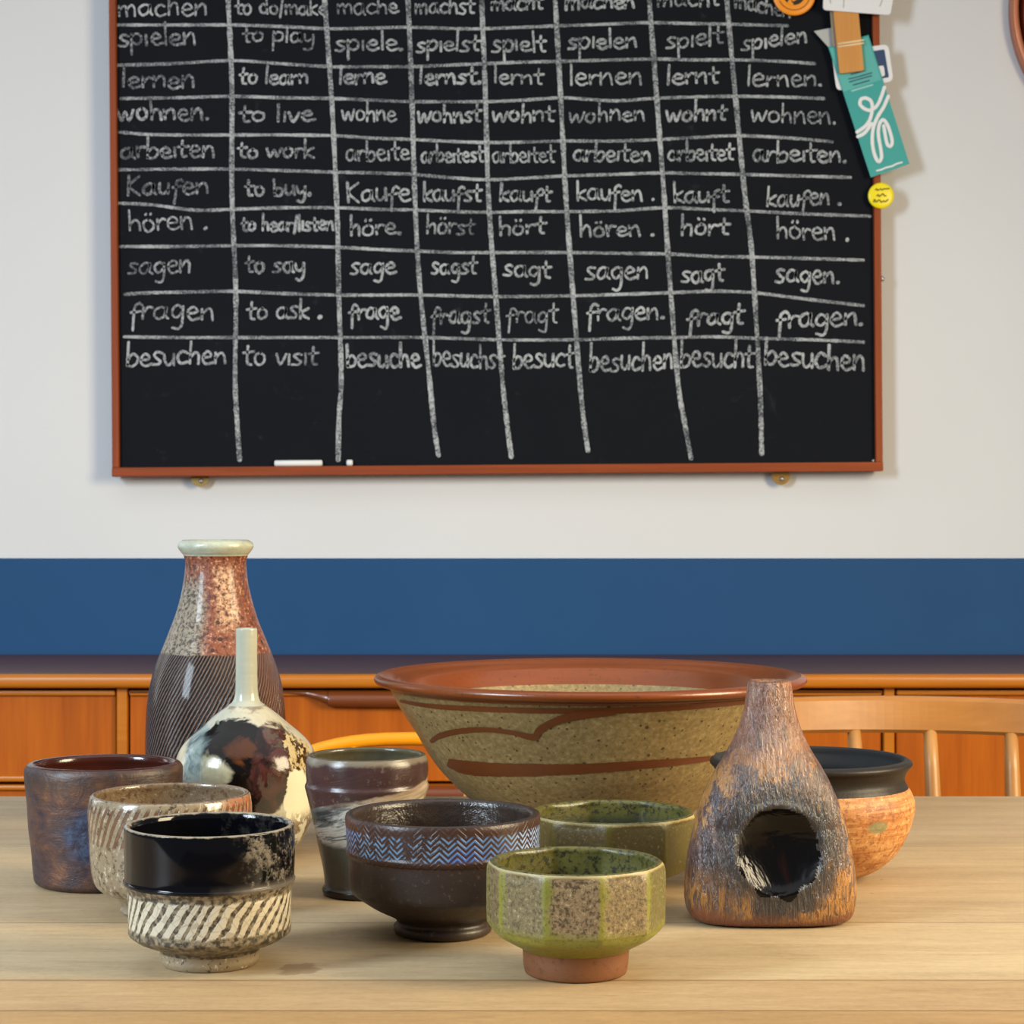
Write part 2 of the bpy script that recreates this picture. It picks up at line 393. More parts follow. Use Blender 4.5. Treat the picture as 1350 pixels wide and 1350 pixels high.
WORDS = [
 # text, left x, baseline y, right x, baseline y at the right, x-height (all in photo pixels on the board)
 [('machen',155,22,275,19,15),('spielen',155,60,260,58,15),('lernen',159,116,258,116,15),('wohnen.',154,159,277,158,14),('arbeiten',159,209,284,207,14),('Kaufen',166,257,276,255,14),('hören .',169,305,275,302,15),('sagen',168,361,253,360,15),('fragen',170,421,284,421,16),('besuchen',166,482,299,480,16)],
 [('to do/make',310,19,432,19,12),('to play',319,55,415,56,12),('to learn',315,111,407,110,12),('to live',315,160,415,160,12),('to work',313,208,415,207,12),('to buy.',323,258,411,257,12),('to hear/listen',318,305,441,303,11),('to say',323,360,403,358,13),('to ask .',325,421,425,419,14),('to visit',320,482,420,480,15)],
 [('mache',444,19,526,18,13),('spiele.',441,67,533,65,13),('lerne',446,111,509,110,12),('wohne',450,160,523,159,13),('arbeite',455,212,541,211,14),('Kaufe',456,266,542,265,15),('höre.',460,311,530,308,13),('sage',461,361,522,361,14),('frage',460,421,528,420,15),('besuche',456,483,555,484,17)],
 [('machst',546,18,626,18,13),('spielst',548,68,633,67,13),('lernst.',552,111,635,110,12),('wohnst',550,161,635,161,13),('arbeitest',555,214,638,213,12),('kaufst',557,266,635,265,14),('hörst',561,309,626,309,13),('sagst',568,361,629,361,13),('fragst',568,427,646,426,15),('besuchst',570,482,665,486,17)],
 [('macht',647,14,717,12,12),('spielt',648,68,721,67,14),('lernt',650,110,717,110,12),('wohnt',648,161,731,160,13),('arbeitet',649,215,732,213,13),('kauft',657,266,727,265,13),('hört',657,310,720,308,13),('sagt',663,364,727,366,14),('fragt',667,425,736,427,15),('besuct',675,485,757,484,17)],
 [('machen',745,12,837,10,13),('spielen',748,65,841,62,13),('lernen',749,112,848,110,14),('wohnen',749,161,851,159,13),('arbeiten',755,213,859,212,13),('kaufen .',760,264,864,264,14),('hören .',764,313,864,310,14),('sagen',771,369,856,367,15),('fragen.',773,423,877,420,15),('besuchen',776,489,888,487,18)],
 [('macht',865,9,949,8,12),('spielt',877,64,954,58,14),('lernt',878,111,948,109,13),('wohnt',877,160,958,159,13),('arbeitet',880,212,968,211,13),('kauft',887,267,962,267,14),('hört',896,311,962,310,14),('sagt',898,373,955,370,14),('fragt',905,430,981,428,15),('besucht',896,483,994,484,18)],
 [('machen',968,10,1043,24,13),('spielen',977,67,1065,55,13),('lernen.',983,114,1085,113,14),('wohnen.',989,161,1103,163,14),('arbeiten.',991,213,1117,213,14),('kaufen .',1010,271,1110,270,14),('hören .',1023,314,1121,316,15),('sagen.',1022,372,1108,373,15),('fragen.',1022,431,1139,429,16),('besuchen',1007,481,1141,489,18)],
]
def px2(px, py):                       # board point in local (x, z) of the blackboard object
    p = at(px, py, DB); return Vector((p.x, p.z))
SC = DB/F
def put_ribbons(name, strokes, yoff, mat, jitter=.12):
    V = []; Fc = []
    for pts, wid in strokes:
        v, f = ribbon(pts, wid, jitter); b = len(V)
        V += [(q.x, DB-yoff, q.y) for q in v]; Fc += [tuple(i+b for i in ff) for ff in f]
    return mesh_obj(name, V, Fc, mat, bb, loc=bo)
for ci, colw in enumerate(WORDS):
    for ri, (txt, x0, y0, x1, y1, xh) in enumerate(colw):
        tot = sum(G[ch][0] for ch in txt); k = (x1-x0)/tot; cur = 0; chunks = [[]]
        slant = random.uniform(-.03, .08); pen = random.uniform(2.7, 3.6)*(1 if ri < 9 else 1.08)*SC
        for n_, ch in enumerate(txt):
            wd, st = G[ch]; jy = random.uniform(-.08, .08); js = random.uniform(.92, 1.1)
            if ch == ' ' and txt[n_+1] != '.': chunks.append([])
            for s_ in st:
                pp = []
                for (gx, gy) in s_:
                    gy2 = gy*js+jy+random.uniform(-.04, .04); gx2 = cur+gx+random.uniform(-.035, .035)
                    X = x0+gx2*k+gy2*xh*slant; Y = y0+(y1-y0)*(X-x0)/(x1-x0)-gy2*xh
                    q = px2(X, Y); pp.append((q.x, q.y, 0))
                sl = [Vector((q.x, q.y)) for q in smooth_line(pp, 5)]
                chunks[-1].append((sl, pen*random.uniform(.9, 1.12)*(1.4 if ch == '.' else 1)))
            cur += wd
        faint = (ci < 2 and ri in (1, 3, 4, 5, 7)) or random.random() < .08
        for strokes in chunks: put_ribbons('chalk_word', strokes, .0010, CHALK_FAINT if faint else CHALK)
HL = [
 [(154,33),(205,33),(256,33),(306,33),(370,35),(433,38),(493,37),(540,36),(606,38),(636,38),(690,36),(742,34),(798,32),(854,30),(905,31),(961,32),(1038,34)],
 [(154,86),(227,84),(305,80),(370,84),(437,88),(490,88),(541,88),(590,86),(639,84),(690,82),(736,81),(857,78),(910,79),(967,79),(1030,81),(1074,84)],
 [(160,130),(230,129),(304,127),(372,129),(442,130),(490,132),(541,134),(642,134),(690,132),(740,129),(775,131),(813,133),(860,130),(910,128),(967,127),(1030,128),(1086,130)],
 [(156,174),(190,177),(231,178),(304,178),(372,178),(442,179),(490,182),(543,184),(642,188),(742,186),(810,186),(869,184),(920,181),(973,179),(1040,182),(1097,187)],
 [(154,224),(230,223),(306,223),(372,225),(442,227),(490,228),(543,230),(590,234),(642,237),(690,235),(745,232),(810,230),(872,228),(920,229),(979,230),(1050,232),(1121,234)],
 [(156,268),(200,270),(256,277),(306,276),(372,274),(445,274),(500,276),(551,277),(597,279),(644,280),(700,279),(750,279),(810,278),(877,274),(930,276),(981,278),(1060,282),(1147,285)],
 [(156,325),(230,325),(306,324),(372,324),(445,326),(500,329),(551,331),(600,333),(649,333),(750,333),(820,334),(883,335),(940,338),(994,339),(1070,341),(1138,343)],
 [(165,388),(200,386),(250,385),(306,384),(372,387),(447,389),(500,389),(556,389),(654,391),(752,390),(820,388),(883,386),(940,384),(994,386),(1060,394),(1138,403)],
 [(164,444),(230,445),(306,445),(372,445),(447,445),(561,445),(659,448),(757,448),(820,446),(890,445),(940,444),(997,446),(1070,448),(1139,451)],
]
VL = [
 [(301,-40),(301,0),(304,63),(306,126),(306,260),(311,384),(310,500),(313,560),(316,606)],
 [(426,-40),(428,0),(437,126),(442,222),(445,296),(447,396),(450,497),(447,550),(446,606)],
 [(536,-40),(538,0),(543,126),(547,260),(553,371),(566,497),(572,560),(578,600)],
 [(634,-40),(635,0),(640,126),(644,260),(652,371),(662,497),(668,555),(674,602)],
 [(730,-40),(732,0),(739,126),(746,260),(754,371),(764,497),(769,550),(775,594)],
 [(855,-40),(856,0),(865,119),(875,252),(880,328),(893,497),(902,555),(911,604)],
 [(956,-40),(958,0),(970,133),(982,258),(991,334),(1001,497),(1003,550),(1004,598)],
]
for ln, wid, yo in [(l, 4.0, .0006) for l in HL]+[(l, 6.3, .0014) for l in VL]:
    pts = [(px2(a, b+random.uniform(-.6, .6)).x, px2(a, b).y, 0) for a, b in ln]
    put_ribbons('chalk_line', [([Vector((q.x, q.y)) for q in smooth_line(pts, 10)], wid*SC)], yo, CHALK_LINE, .16)

# chalk resting on the bottom rail
def chalk(px0, px1, py, label, rz=0):
    a = at(px0, py, DB-.0075); b = at(px1, py, DB-.0075); r = .0056
    b.z = a.z+(b.x-a.x)*math.tan(ROT)
    bm = bmesh.new(); L_ = (b-a).length
    ds = (b-a).normalized()
    pts = [a, a+ds*.0015, b-ds*.0015, b]; tube(bm, pts, [r*.75, r, r, r*.75], 16)
    ctr = (a+b)/2
    for v in bm.verts: v.co -= ctr
    o = bm_obj('chalk_stick', bm, CHALK_STICK, None, smooth=True, loc=ctr); tag(o, label, 'chalk', 'chalk on the blackboard rail')
    return o
def rail_py(px): # ledge of the bottom rail, in pixels at the chalk's distance
    lx = (at(px, 600, DB).x-org.x); z = bpt(lx, FW, DB).z
    return CY-(z+.0057-CAM_Z)*F/(DB-.0075)
chalk(362, 425, rail_py(362), 'long white stick of chalk lying on the bottom rail of the blackboard')
chalk(457, 465, rail_py(457), 'small stub of white chalk on the bottom rail right of the long stick')

# ------------------------------------------------------------------ things pinned at the board's right edge
def slab(name, poly, y, th, mat, parent=None, off=None, bev=0):
    """upright plate from a pixel polygon taken at distance y"""
    P = [at(a, b, y) for a, b in poly]; n = len(P); off = off or Vector((0, 0, 0))
    V = [p-off for p in P]+[p-off+Vector((0, th, 0)) for p in P]
    Fc = [tuple(range(n)), tuple(range(2*n-1, n-1, -1))]+[(i, i+n, (i+1) % n+n, (i+1) % n) for i in range(n)]
    bm = bmesh.new(); vs = [bm.verts.new(v) for v in V]
    for f in Fc: bm.faces.new([vs[i] for i in f])
    return bm_obj(name, bm, mat, parent)
def rounded(poly, r, k=5):
    out = []; n = len(poly)
    for i in range(n):
        p = Vector(poly[i]); a = Vector(poly[i-1]); b = Vector(poly[(i+1) % n])
        u = (a-p).normalized()*r; v = (b-p).normalized()*r
        for j in range(k+1):
            t = j/k; out.append(tuple((p+u)*(1-t)**2+2*p*t*(1-t)+(p+v)*t*t))
    return out
def disc(px, py, r, k=40): return [(px+r*math.cos(2*PI*i/k), py+r*math.sin(2*PI*i/k)) for i in range(k)]
def marks(name, lines, wid, y, mat, parent, off):
    V = []; Fc = []
    for li, ln in enumerate(lines):
        pts = [at(a, b, y)-off-Vector((0, .00012*li, 0)) for a, b in ln]
        sl = [Vector((q.x, q.z)) for q in smooth_line(pts, 6)]
        v, f = ribbon(sl, wid*y/F, .05); b = len(V)
        V += [(q.x, pts[0].y, q.y) for q in v]; Fc += [tuple(i+b for i in ff) for ff in f]
    return mesh_obj(name, V, Fc, mat, parent)
TEAL = plain('teal_card', c(48, 160, 156), .55); TEAL2 = plain('teal_card_pale', c(84, 178, 172), .55)
NAVY = plain('navy_print', c(24, 58, 104), .5); INK = plain('black_ink', c(30, 24, 14), .6); ORANGE = plain('orange_badge', c(246, 150, 14), .4)
YEL = plain('yellow_badge', c(250, 228, 10), .35); OLIVE = plain('olive_ink', c(120, 104, 4), .6); GREY = plain('grey_paper', c(182, 184, 182), .8)
DARKRED = plain('dark_red_ink', c(150, 70, 10), .6)
YB = DB-.0165
tri = slab('paper_corner', [(1073, 41), (1100, 36), (1100, 72), (1092, 62)], DB-.0135, .0006, GREY)
tag(tri, 'grey corner of folded paper behind the clothes peg on the blackboard', 'paper')
# white edged sticker behind the teal card
so_ = at(1139, 88, YB)
st = empty('sticker', so_, 'navy sticker with rounded white border on the board frame behind the teal card', 'sticker')
slab('border', rounded([(1096, 69), (1171, 58), (1178, 107), (1103, 120)], 8), YB, .0007, WHITE, st, so_)
slab('print', rounded([(1104, 74), (1166, 65), (1172, 102), (1109, 112)], 2), YB-.0004, .0004, NAVY, st, so_)
slab('white_cup_mark', rounded([(1155, 88), (1165, 86), (1167, 100), (1158, 102)], 3), YB-.0008, .0004, WHITE, st, so_)
# teal card
YT = YB-.003; to = at(1145, 140, YT)
tc = empty('hanging_card', to, 'tilted teal card with white looping line hanging from the clothes peg', 'card')
slab('card', [(1092, 62), (1145, 46), (1199, 216), (1148, 234)], YT, .0008, TEAL, tc, to)
slab('header', [(1094, 64), (1144, 49), (1162, 105), (1112, 121)], YT-.0003, .0003, TEAL2, tc, to)
marks('looping_line', [
 [(1166,115),(1162,127),(1157,138),(1149,145),(1141,144),(1134,138),(1135,131),(1141,129)],
 [(1141,129),(1148,133),(1150,143),(1147,157),(1140,167),(1130,174)],
 [(1131,180),(1140,175),(1149,163)],
 [(1171,127),(1165,141),(1157,154),(1151,170),(1150,188),(1153,204),(1158,213),(1162,208),(1161,196),(1158,178),(1159,165),(1164,158),(1170,165),(1175,180),(1176,189),(1173,193),(1169,188),(1165,166)]],
 4.6, YT-.0008, WHITE, tc, to)
marks('small_print', [[(1156,225),(1162,223.6),(1168,221),(1176,219),(1182,216),(1189,214)]], 2.2, YT-.0008, WHITE, tc, to)
marks('dark_print', [[(1122,98),(1130,96),(1139,93)],[(1119,104),(1132,101),(1149,96)],[(1120,108),(1134,104),(1149,100)],[(1125,112),(1136,109),(1146,106)]], 1.5, YT-.0008, NAVY, tc, to)
marks('pale_print', [[(1123,120),(1136,116),(1150,112)]], 2.2, YT-.0008, plain('pale_teal_ink', c(150, 205, 200), .6), tc, to)
# clothes peg
YP = YT-.009; po = at(1117, 57, YP)
pg = empty('clothes_peg', po, 'wooden clothes peg with pale wire band clipping the teal card', 'clothes peg')
slab('front_leg', rounded([(1098, 8), (1131, 8), (1139, 93), (1107, 97)], 3), YP, .0055, PEGWOOD, pg, po)
slab('back_leg', rounded([(1094, 10), (1126, 10), (1133, 62), (1098, 62)], 3), YP+.0065, .002, plain('peg_grey_side', c(150, 140, 124), .7), pg, po)
bm = bmesh.new()
for dy in (0, 4):
    a = at(1104.5, 58+dy, YP)-po; b = at(1138.5, 53+dy, YP)-po
    tube(bm, [a+Vector((0, .005, 0)), a+Vector((0, -.0008, 0)), b+Vector((0, -.0008, 0)), b+Vector((0, .005, 0))], .0013, 8)
bm_obj('wire_band', bm, plain('pale_wire', c(240, 222, 180), .5), pg, smooth=True)
# white card above
YC = YP-.004; co_ = at(1130, -8, YC)
wc = empty('white_card', co_, 'white rounded card at the top of the board above the clothes peg', 'card')
slab('card', rounded([(1087, -34), (1182, -30), (1174, 20), (1085, 13)], 5), YC, .003, WHITE, wc, co_)
marks('print', [[(1112,-30),(1113,-10),(1112,10)],[(1166,-16),(1163,0),(1160,8)],[(1093,-10),(1095,4)]], 1.4, YC-.0005, GREY, wc, co_)
# orange badge
YO = DB-.009; oo = at(1047, -8, YO)
ob = empty('orange_badge', oo, 'orange round badge with black centre stuck on the board beside the white card', 'badge')
def dome(name, px, py, r, y, h, mat, parent, off):
    bm = bmesh.new(); ctr = at(px, py, y)-off; R_ = r*y/F; rings = []
    for j, (k, hh) in enumerate(((1, -.35), (1, 0), (.97, .35), (.9, .6), (.7, .85), (.4, .97), (.02, 1))):
        rings.append([bm.verts.new(ctr+Vector((R_*k*math.cos(2*PI*i/36), -h*hh, R_*k*math.sin(2*PI*i/36)))) for i in range(36)])
    for A, B in zip(rings, rings[1:]):
        for i in range(36): bm.faces.new((A[i], A[(i+1) % 36], B[(i+1) % 36], B[i]))
    bm.faces.new(rings[0]); bm.faces.new(rings[-1])
    return bm_obj(name, bm, mat, parent, smooth=True)
dome('face', 1047, -8, 28.5, YO, .003, ORANGE, ob, oo)
slab('centre', disc(1047, -8, 14.5), YO-.0033, .0012, INK, ob, oo)
marks('ring_print', [[(1047+21*math.cos(a*.1), -8+21*math.sin(a*.1)) for a in range(4, 28)]], 1.2, YO-.0032, DARKRED, ob, oo)
marks('centre_mark', [[(1038,-14),(1041,-2),(1042,4)],[(1046,0),(1051,-4),(1055,-12)],[(1040,3),(1044,5)]], 3.6, YO-.0037, ORANGE, ob, oo)
# yellow badge
YY = DB-.015; yo_ = at(1161.5, 258, YY)
yb = empty('yellow_badge', yo_, 'small yellow round badge with three dark lines on the right frame', 'badge')
dome('face', 1161.5, 258, 17.2, YY, .0035, YEL, yb, yo_)
marks('dark_lettering', [[(1154.5,250),(1156,249),(1157,251),(1159,250),(1161,249),(1163,250.5),(1165,249),(1168,249),(1172,248.5)],
 [(1156,258),(1158,256.5),(1159,259),(1162,257),(1164,255.5),(1166,258),(1168,258)],
 [(1152,266),(1153,263),(1155,266),(1158,264),(1160,264),(1162,266.5),(1165,265),(1167,266),(1171,263)]], 1.7, YY-.0040, OLIVE, yb, yo_)

# copper rimmed dish on the wall at the right
YD = DW-.03; dc = at(1518, 10, YD)
cd = empty('copper_dish', (dc.x, DW-.002, dc.z), 'round copper rimmed dish hanging on the wall at the right picture edge', 'dish')
COPPER = plain('copper_rim', c(196, 120, 84), .42, .35); COPIN = plain('copper_inside', c(128, 44, 18), .35, .5); DARKIN = plain('dark_copper_recess', c(40, 16, 6), .5, .2)
R0 = 184*YD/F
def ringlathe(name, prof, mat, parent, seg=96):
    V = []; Fc = []
    for r, y in prof: V += [(r*math.cos(2*PI*k/seg), y, r*math.sin(2*PI*k/seg)) for k in range(seg)]
    for j in range(len(prof)-1):
        for k in range(seg): Fc.append((j*seg+k, j*seg+(k+1) % seg, (j+1)*seg+(k+1) % seg, (j+1)*seg+k))
    return mesh_obj(name, V, Fc, mat, parent, smooth=True)
s_ = YD/F
ringlathe('rim', [(R0-9*s_, 0), (R0, -.002), (R0, -.028), (R0-1.5*s_, -.033), (R0-7*s_, -.033), (R0-9*s_, -.028)], COPPER, cd)
ringlathe('recess', [(R0-9*s_, -.028), (R0-9*s_, -.012), (R0-14*s_, -.008)], DARKIN, cd)
ringlathe('bowl', [(R0-14*s_, -.008), (R0-14*s_, -.014), (R0-30*s_, -.010), (R0*.5, -.006), (.001, -.005)], COPIN, cd)

# ------------------------------------------------------------------ chairs behind the table
def chair_base(root, x, yb_, bm_wood, w=.40):
    """seat and legs; the back posts rise at yb_"""
    def L_(p): return Vector(p)-root.location
    bm = bmesh.new()
    n = 40; top = []; bot = []
    for k in range(n):
        a = 2*PI*k/n; ex = math.copysign(abs(math.cos(a))**.55, math.cos(a)); ey = math.copysign(abs(math.sin(a))**.55, math.sin(a))
        px_ = x+ex*w*.5; py_ = yb_-.19+ey*.2
        top.append(bm.verts.new(L_((px_, py_, .45)))); bot.append(bm.verts.new(L_((x+ex*w*.46, yb_-.19+ey*.185, .415))))
    bm.faces.new(top); bm.faces.new(bot[::-1])
    for k in range(n): bm.faces.new((top[k], top[(k+1) % n], bot[(k+1) % n], bot[k]))
    bm_obj('seat', bm, bm_wood, root)
    for sx_ in (-1, 1):
        for sy_ in (-.33, -.05):
            bm = bmesh.new(); tube(bm, [L_((x+sx_*w*.34, yb_+sy_, .42)), L_((x+sx_*w*.41, yb_+sy_+(-.03 if sy_ < -.2 else .05), .21)), L_((x+sx_*w*.46, yb_+sy_+(-.06 if sy_ < -.2 else .09), 0))], [.015, .018, .012], 12)
            bm_obj('leg', bm, bm_wood, root, smooth=True)
DCH = 2.2
def chp(px, py, d=DCH): return at(px, py, d)
# right: curved slab rail on turned spindles
cx_ = (1240-CX)*DCH/F
ch = empty('dining_chair', (cx_, DCH-.1, 0), 'pale wooden spindle back chair behind the table at right', 'chair')
chair_base(ch, cx_, DCH, BEECH, .40)
V = []; Fc = []; N = 36
for i in range(N+1):
    tt = i/N; px = 1020+tt*430; u = (tt-.5)*2
    d = DCH+.055-.055*u*u
    zt_ = at(0, 920.5+tt*8, DCH).z-.0035*u*u*0; zb_ = at(0, 967+tt*8+2*math.cos(u*PI/2), DCH).z
    X = at(px, 0, DCH).x; hh = .009; rr = .004
    endk = 1 if .03 < tt < .97 else .7
    zm = (zt_+zb_)/2; hz = (zt_-zb_)/2*endk
    prof = [(-hh, -hz+rr), (-hh, hz-rr), (-hh+rr, hz), (hh-rr, hz), (hh, hz-rr), (hh, -hz+rr), (hh-rr, -hz), (-hh+rr, -hz)]
    for dy, dz in prof: V.append(Vector((X, d+dy+dz*.12, zm+dz))-ch.location)
for i in range(N):
    for j in range(8): Fc.append((i*8+j, i*8+(j+1) % 8, (i+1)*8+(j+1) % 8, (i+1)*8+j))
Fc += [tuple(range(8)), tuple(range(N*8+7, N*8-1, -1))]
mesh_obj('top_rail', V, Fc, BEECH, ch, smooth=False)
for px in (1030, 1134, 1239, 1344, 1441):
    tt = (px-1020)/430; u = (tt-.5)*2; d = DCH+.055-.055*u*u
    top = Vector((at(px, 0, DCH).x, d-.004, at(0, 966+tt*8, DCH).z)); base = Vector((cx_+(top.x-cx_)*.92, DCH-.02-.04*u*u, .445))
    pts = [base.lerp(top, k/8) for k in range(9)]
    bm = bmesh.new(); tube(bm, [p_-ch.location for p_ in pts], [.0075+.0022*math.sin(PI*k/8) for k in range(9)], 14)
    bm_obj('spindle', bm, BEECH_V, ch, smooth=True)
# left: hoop back
cx2 = (541-CX)*DCH/F
c2 = empty('hoop_chair', (cx2, DCH-.1, 0), 'honey coloured hoop back chair seen between the tall cup and the large bowl', 'chair')
chair_base(c2, cx2, DCH, HONEY, .40)
pts = []
for k in range(41):
    a = PI*k/40; X = cx2-.215*math.copysign(abs(math.cos(a))**.8, math.cos(a)); Z = .445+(at(0, 978, DCH).z-.445)*(math.sin(a)**.42)
    pts.append(Vector((X, DCH+.03*math.sin(a), Z))-c2.location)
bm = bmesh.new(); tube(bm, pts, .0075, 14); bm_obj('hoop', bm, HONEY, c2, smooth=True)
for f in (-.6, -.3, .30, .62):
    X = cx2+.215*f; a = math.acos(-max(-1, min(1, math.copysign(abs(f)**(1/.8), f))))
    Z = .445+(at(0, 978, DCH).z-.445)*(math.sin(a)**.42)
    bm = bmesh.new(); tube(bm, [Vector((cx2+.215*f*.85, DCH-.03, .445))-c2.location, Vector((X, DCH+.03*math.sin(a), Z))-c2.location], .005, 10); bm_obj('spindle', bm, HONEY, c2, smooth=True)

# ------------------------------------------------------------------ pottery
def prof_px(d, pts):
    return [(hw*d/F, (0 if y is None else max(0.0, H-(y-CY)*d/F))) for hw, y in pts]
def zpx(y, d): return H-(y-CY)*d/F
class Pot:
    """thrown pot: outer contour split into named parts, inner wall added"""
    def __init__(s, name, label, cat, cx, d, parts, thick, floor, mats, inner_mat, seg=128, rad=None, depth=1.0, wob=.006, group=None, lipr=.5, inner_drop=None, inner_name='interior', innerprof=None, sub=5):
        s.d = d; s.loc = Vector(((cx-CX)*d/F, d, TABLE_Z+.0004)); s.seg = seg; s.rad = rad; s.depth = depth
        s.ph = [random.uniform(0, 6) for _ in range(4)]; s.wob = wob
        s.root = empty(name, s.loc, label, cat, group); s.obj = {}
        allp = []; marks_ = []
        for pname, pts in parts:
            marks_.append((pname, max(0, len(allp)-1))); allp += pts
        ctl = prof_px(d, allp); s.ctl = ctl
        dense = smooth_line([(r, z, 0) for r, z in ctl], sub)
        dense = [(max(q.x, 1e-4), max(0.0, q.y)) for q in dense]; s.dense = dense
        dense0 = [(1e-4, .0)]+dense
        idx = [0]+[m*sub+1 for _, m in marks_[1:]]+[len(dense0)-1]
        s.maxz = max(z for r, z in dense)
        for k, (pname, _) in enumerate(marks_):
            seg_p = dense0[idx[k]:idx[k+1]+1]
            s.obj[pname] = s.lathe(pname, seg_p, mats[pname])
        # inner wall
        if thick:
            t_ = thick; rim = dense[-1]; inn = [rim, (rim[0]-t_*.25, rim[1]+t_*.28*lipr), (rim[0]-t_*.6, rim[1]+t_*.22*lipr), (rim[0]-t_*.95, rim[1]-t_*.15)]
            if innerprof: inn += innerprof(rim)
            else:
                for r, z in dense[::-1]:
                    if z < inn[-1][1]-t_*.4 and z > floor+t_: inn.append((max(.004, r-t_), z))
                r_end = inn[-1][0]; inn += [(r_end*.9, floor+t_*.5), (r_end*.6, floor), (1e-4, floor)]
            s.obj[inner_name] = s.lathe(inner_name, inn, inner_mat, flip=True)
    def radius(s, th, z, r):
        k = 1+s.wob*(math.sin(2*th+s.ph[0])*.6+math.sin(3*th+s.ph[1]+z*20)*.4)+s.wob*.35*math.sin(z*170+th+s.ph[2])
        if s.rad: k *= s.rad(th, z, r)
        return r*k
    def pos(s, th, z, r):
        rr = s.radius(th, z, r); dp = s.depth(z) if callable(s.depth) else s.depth
        return Vector((rr*math.sin(th), -rr*math.cos(th)*dp, z))
    def lathe(s, name, prof, mat, flip=False):
        n = s.seg; V = []; Fc = []
        for r, z in prof: V += [s.pos(2*PI*k/n, z, r) for k in range(n)]
        for j in range(len(prof)-1):
            for k in range(n):
                f = (j*n+k, j*n+(k+1) % n, (j+1)*n+(k+1) % n, (j+1)*n+k); Fc.append(f)
        return mesh_obj(name, V, Fc, mat, s.root, smooth=True)
    def hit(s, px, py, out=.0):
        """point of the pot's front surface seen through a photo pixel"""
        o = Vector((0, 0, CAM_Z)); q = at(px, py, 1.0)-o
        prev = None; t0 = s.d-.25
        def g(t_):
            p = o+q*t_-s.loc; z = p.z
            rs = [(abs(a[1]-z), i) for i, a in enumerate(s.dense)]
            best = 0
            for (r0, z0), (r1, z1) in zip(s.dense, s.dense[1:]):
                if min(z0, z1) <= z <= max(z0, z1) and abs(z1-z0) > 1e-7: best = max(best, r0+(r1-r0)*(z-z0)/(z1-z0))
            th = math.atan2(p.x, -p.y)
            return math.hypot(p.x, p.y)-s.radius(th, z, best), p
        for k in range(400):
            t_ = t0+k*.001
            v, p = g(t_)
            if v <= out:
                lo, hi = t_-.001, t_
                for _ in range(12):
                    mid = (lo+hi)/2; v, p = g(mid)
                    if v <= out: hi = mid
                    else: lo = mid
                return p
        return None
    def stroke(s, name, pts, wids, mat, out=.0006):
        sl = smooth_line([(a, b, 0) for a, b in pts], 12); n = len(sl); V = []; Fc = []; M = 5
        for i, p in enumerate(sl):
            t_ = sl[min(i+1, n-1)]-sl[max(i-1, 0)]; t_.normalize(); nn = Vector((-t_.y, t_.x, 0))
            f = i/(n-1)*(len(wids)-1); k = int(min(f, len(wids)-2)); wd = wids[k]+(wids[k+1]-wids[k])*(f-k); wd *= random.uniform(.93, 1.07)
            for j in range(M):
                u = j/(M-1)-.5; q = s.hit(p.x+nn.x*wd*u, p.y+nn.y*wd*u, out)
                V.append(q if q is not None else V[-1])
        for i in range(n-1):
            for j in range(M-1): Fc.append((i*M+j, i*M+j+1, (i+1)*M+j+1, (i+1)*M+j))
        return mesh_obj(name, V, Fc, mat, s.root, smooth=True)

# ---- A: black cup with cream diagonal stripes
dA = 1.23
def mat_black_glaze(inside=False):
    m = Mat('black_tenmoku_inside' if inside else 'black_tenmoku_glaze'); th = m.theta(); z = m.xyz()[2]
    n = m.noise(170, 5, .7); n2 = m.noise(30, 4, .6)
    ash = m.mul(m.step(m.add(th, m.mul(m.sub(n2, .5), .9)), .35, .75), m.step(m.add(n, m.mul(m.sub(n2, .5), .6)), .44, .64))
    low = m.mul(m.step(z, .057, .050), m.step(m.add(th, m.mul(n2, .6)), .5, .85))
    ash = m.mul(m.mx(m.mul(ash, .75), m.mul(low, .6)), .12 if inside else 1.0)
    rim = m.mul(m.step(m.add(z, m.mul(m.sub(n, .5), .003)), .0838, .0848), .7)
    col = m.mix(ash, c(8, 8, 12), c(122, 112, 100)); col = m.mix(rim, col, c(170, 156, 134))
    return m.out(col, m.mixf(ash, .08, .5), m.mul(ash, n), .5, .001, spec=.3)
def mat_grit(name, a, b, dark, rough=.45):
    m = Mat(name); n = m.noise(260, 4, .7); n2 = m.noise(40, 4, .6)
    col = m.mix(n2, a, b); col = m.mix(m.step(n, .56, .66), col, dark); col = m.mix(m.step(m.noise(330, 2, .5, 0, None, 5), .64, .72), col, c(196, 186, 166))
    return m.out(col, rough, n, .5, .001)
def mat_stripes():
    m = Mat('cream_stripe_slip'); th = m.theta(); z = m.xyz()[2]
    n = m.noise(70, 4, .6); n2 = m.noise(300, 4, .65); n3 = m.noise(24, 2)
    u = m.add(m.sub(m.mul(th, 5.3), m.mul(z, 72)), m.add(m.mul(m.sub(n, .5), .45), m.mul(m.sub(n3, .5), 1.7)))
    w_ = m.math('SINE', m.mul(u, 7.4))
    edge = m.mul(m.step(m.add(z, m.mul(m.sub(n, .5), .006)), .0225, .0245), m.step(m.add(z, m.mul(m.sub(n, .5), .005)), .0455, .0435))
    s_ = m.mul(m.step(m.add(w_, m.mul(m.sub(n2, .5), 1.6)), -.5, -.15), edge)
    base = m.mix(m.step(n2, .40, .62), c(54, 48, 40), c(134, 120, 96))
    crk = m.step(m.vor(150, feature='DISTANCE_TO_EDGE'), .05, .02)
    cream = m.mix(m.mul(n, .5), c(196, 186, 164), c(170, 158, 134)); cream = m.mix(m.mul(crk, .35), cream, c(110, 98, 80))
    return m.out(m.mix(s_, base, cream), .38, m.add(m.mul(s_, .6), m.mul(n2, .4)), .6, .0012)
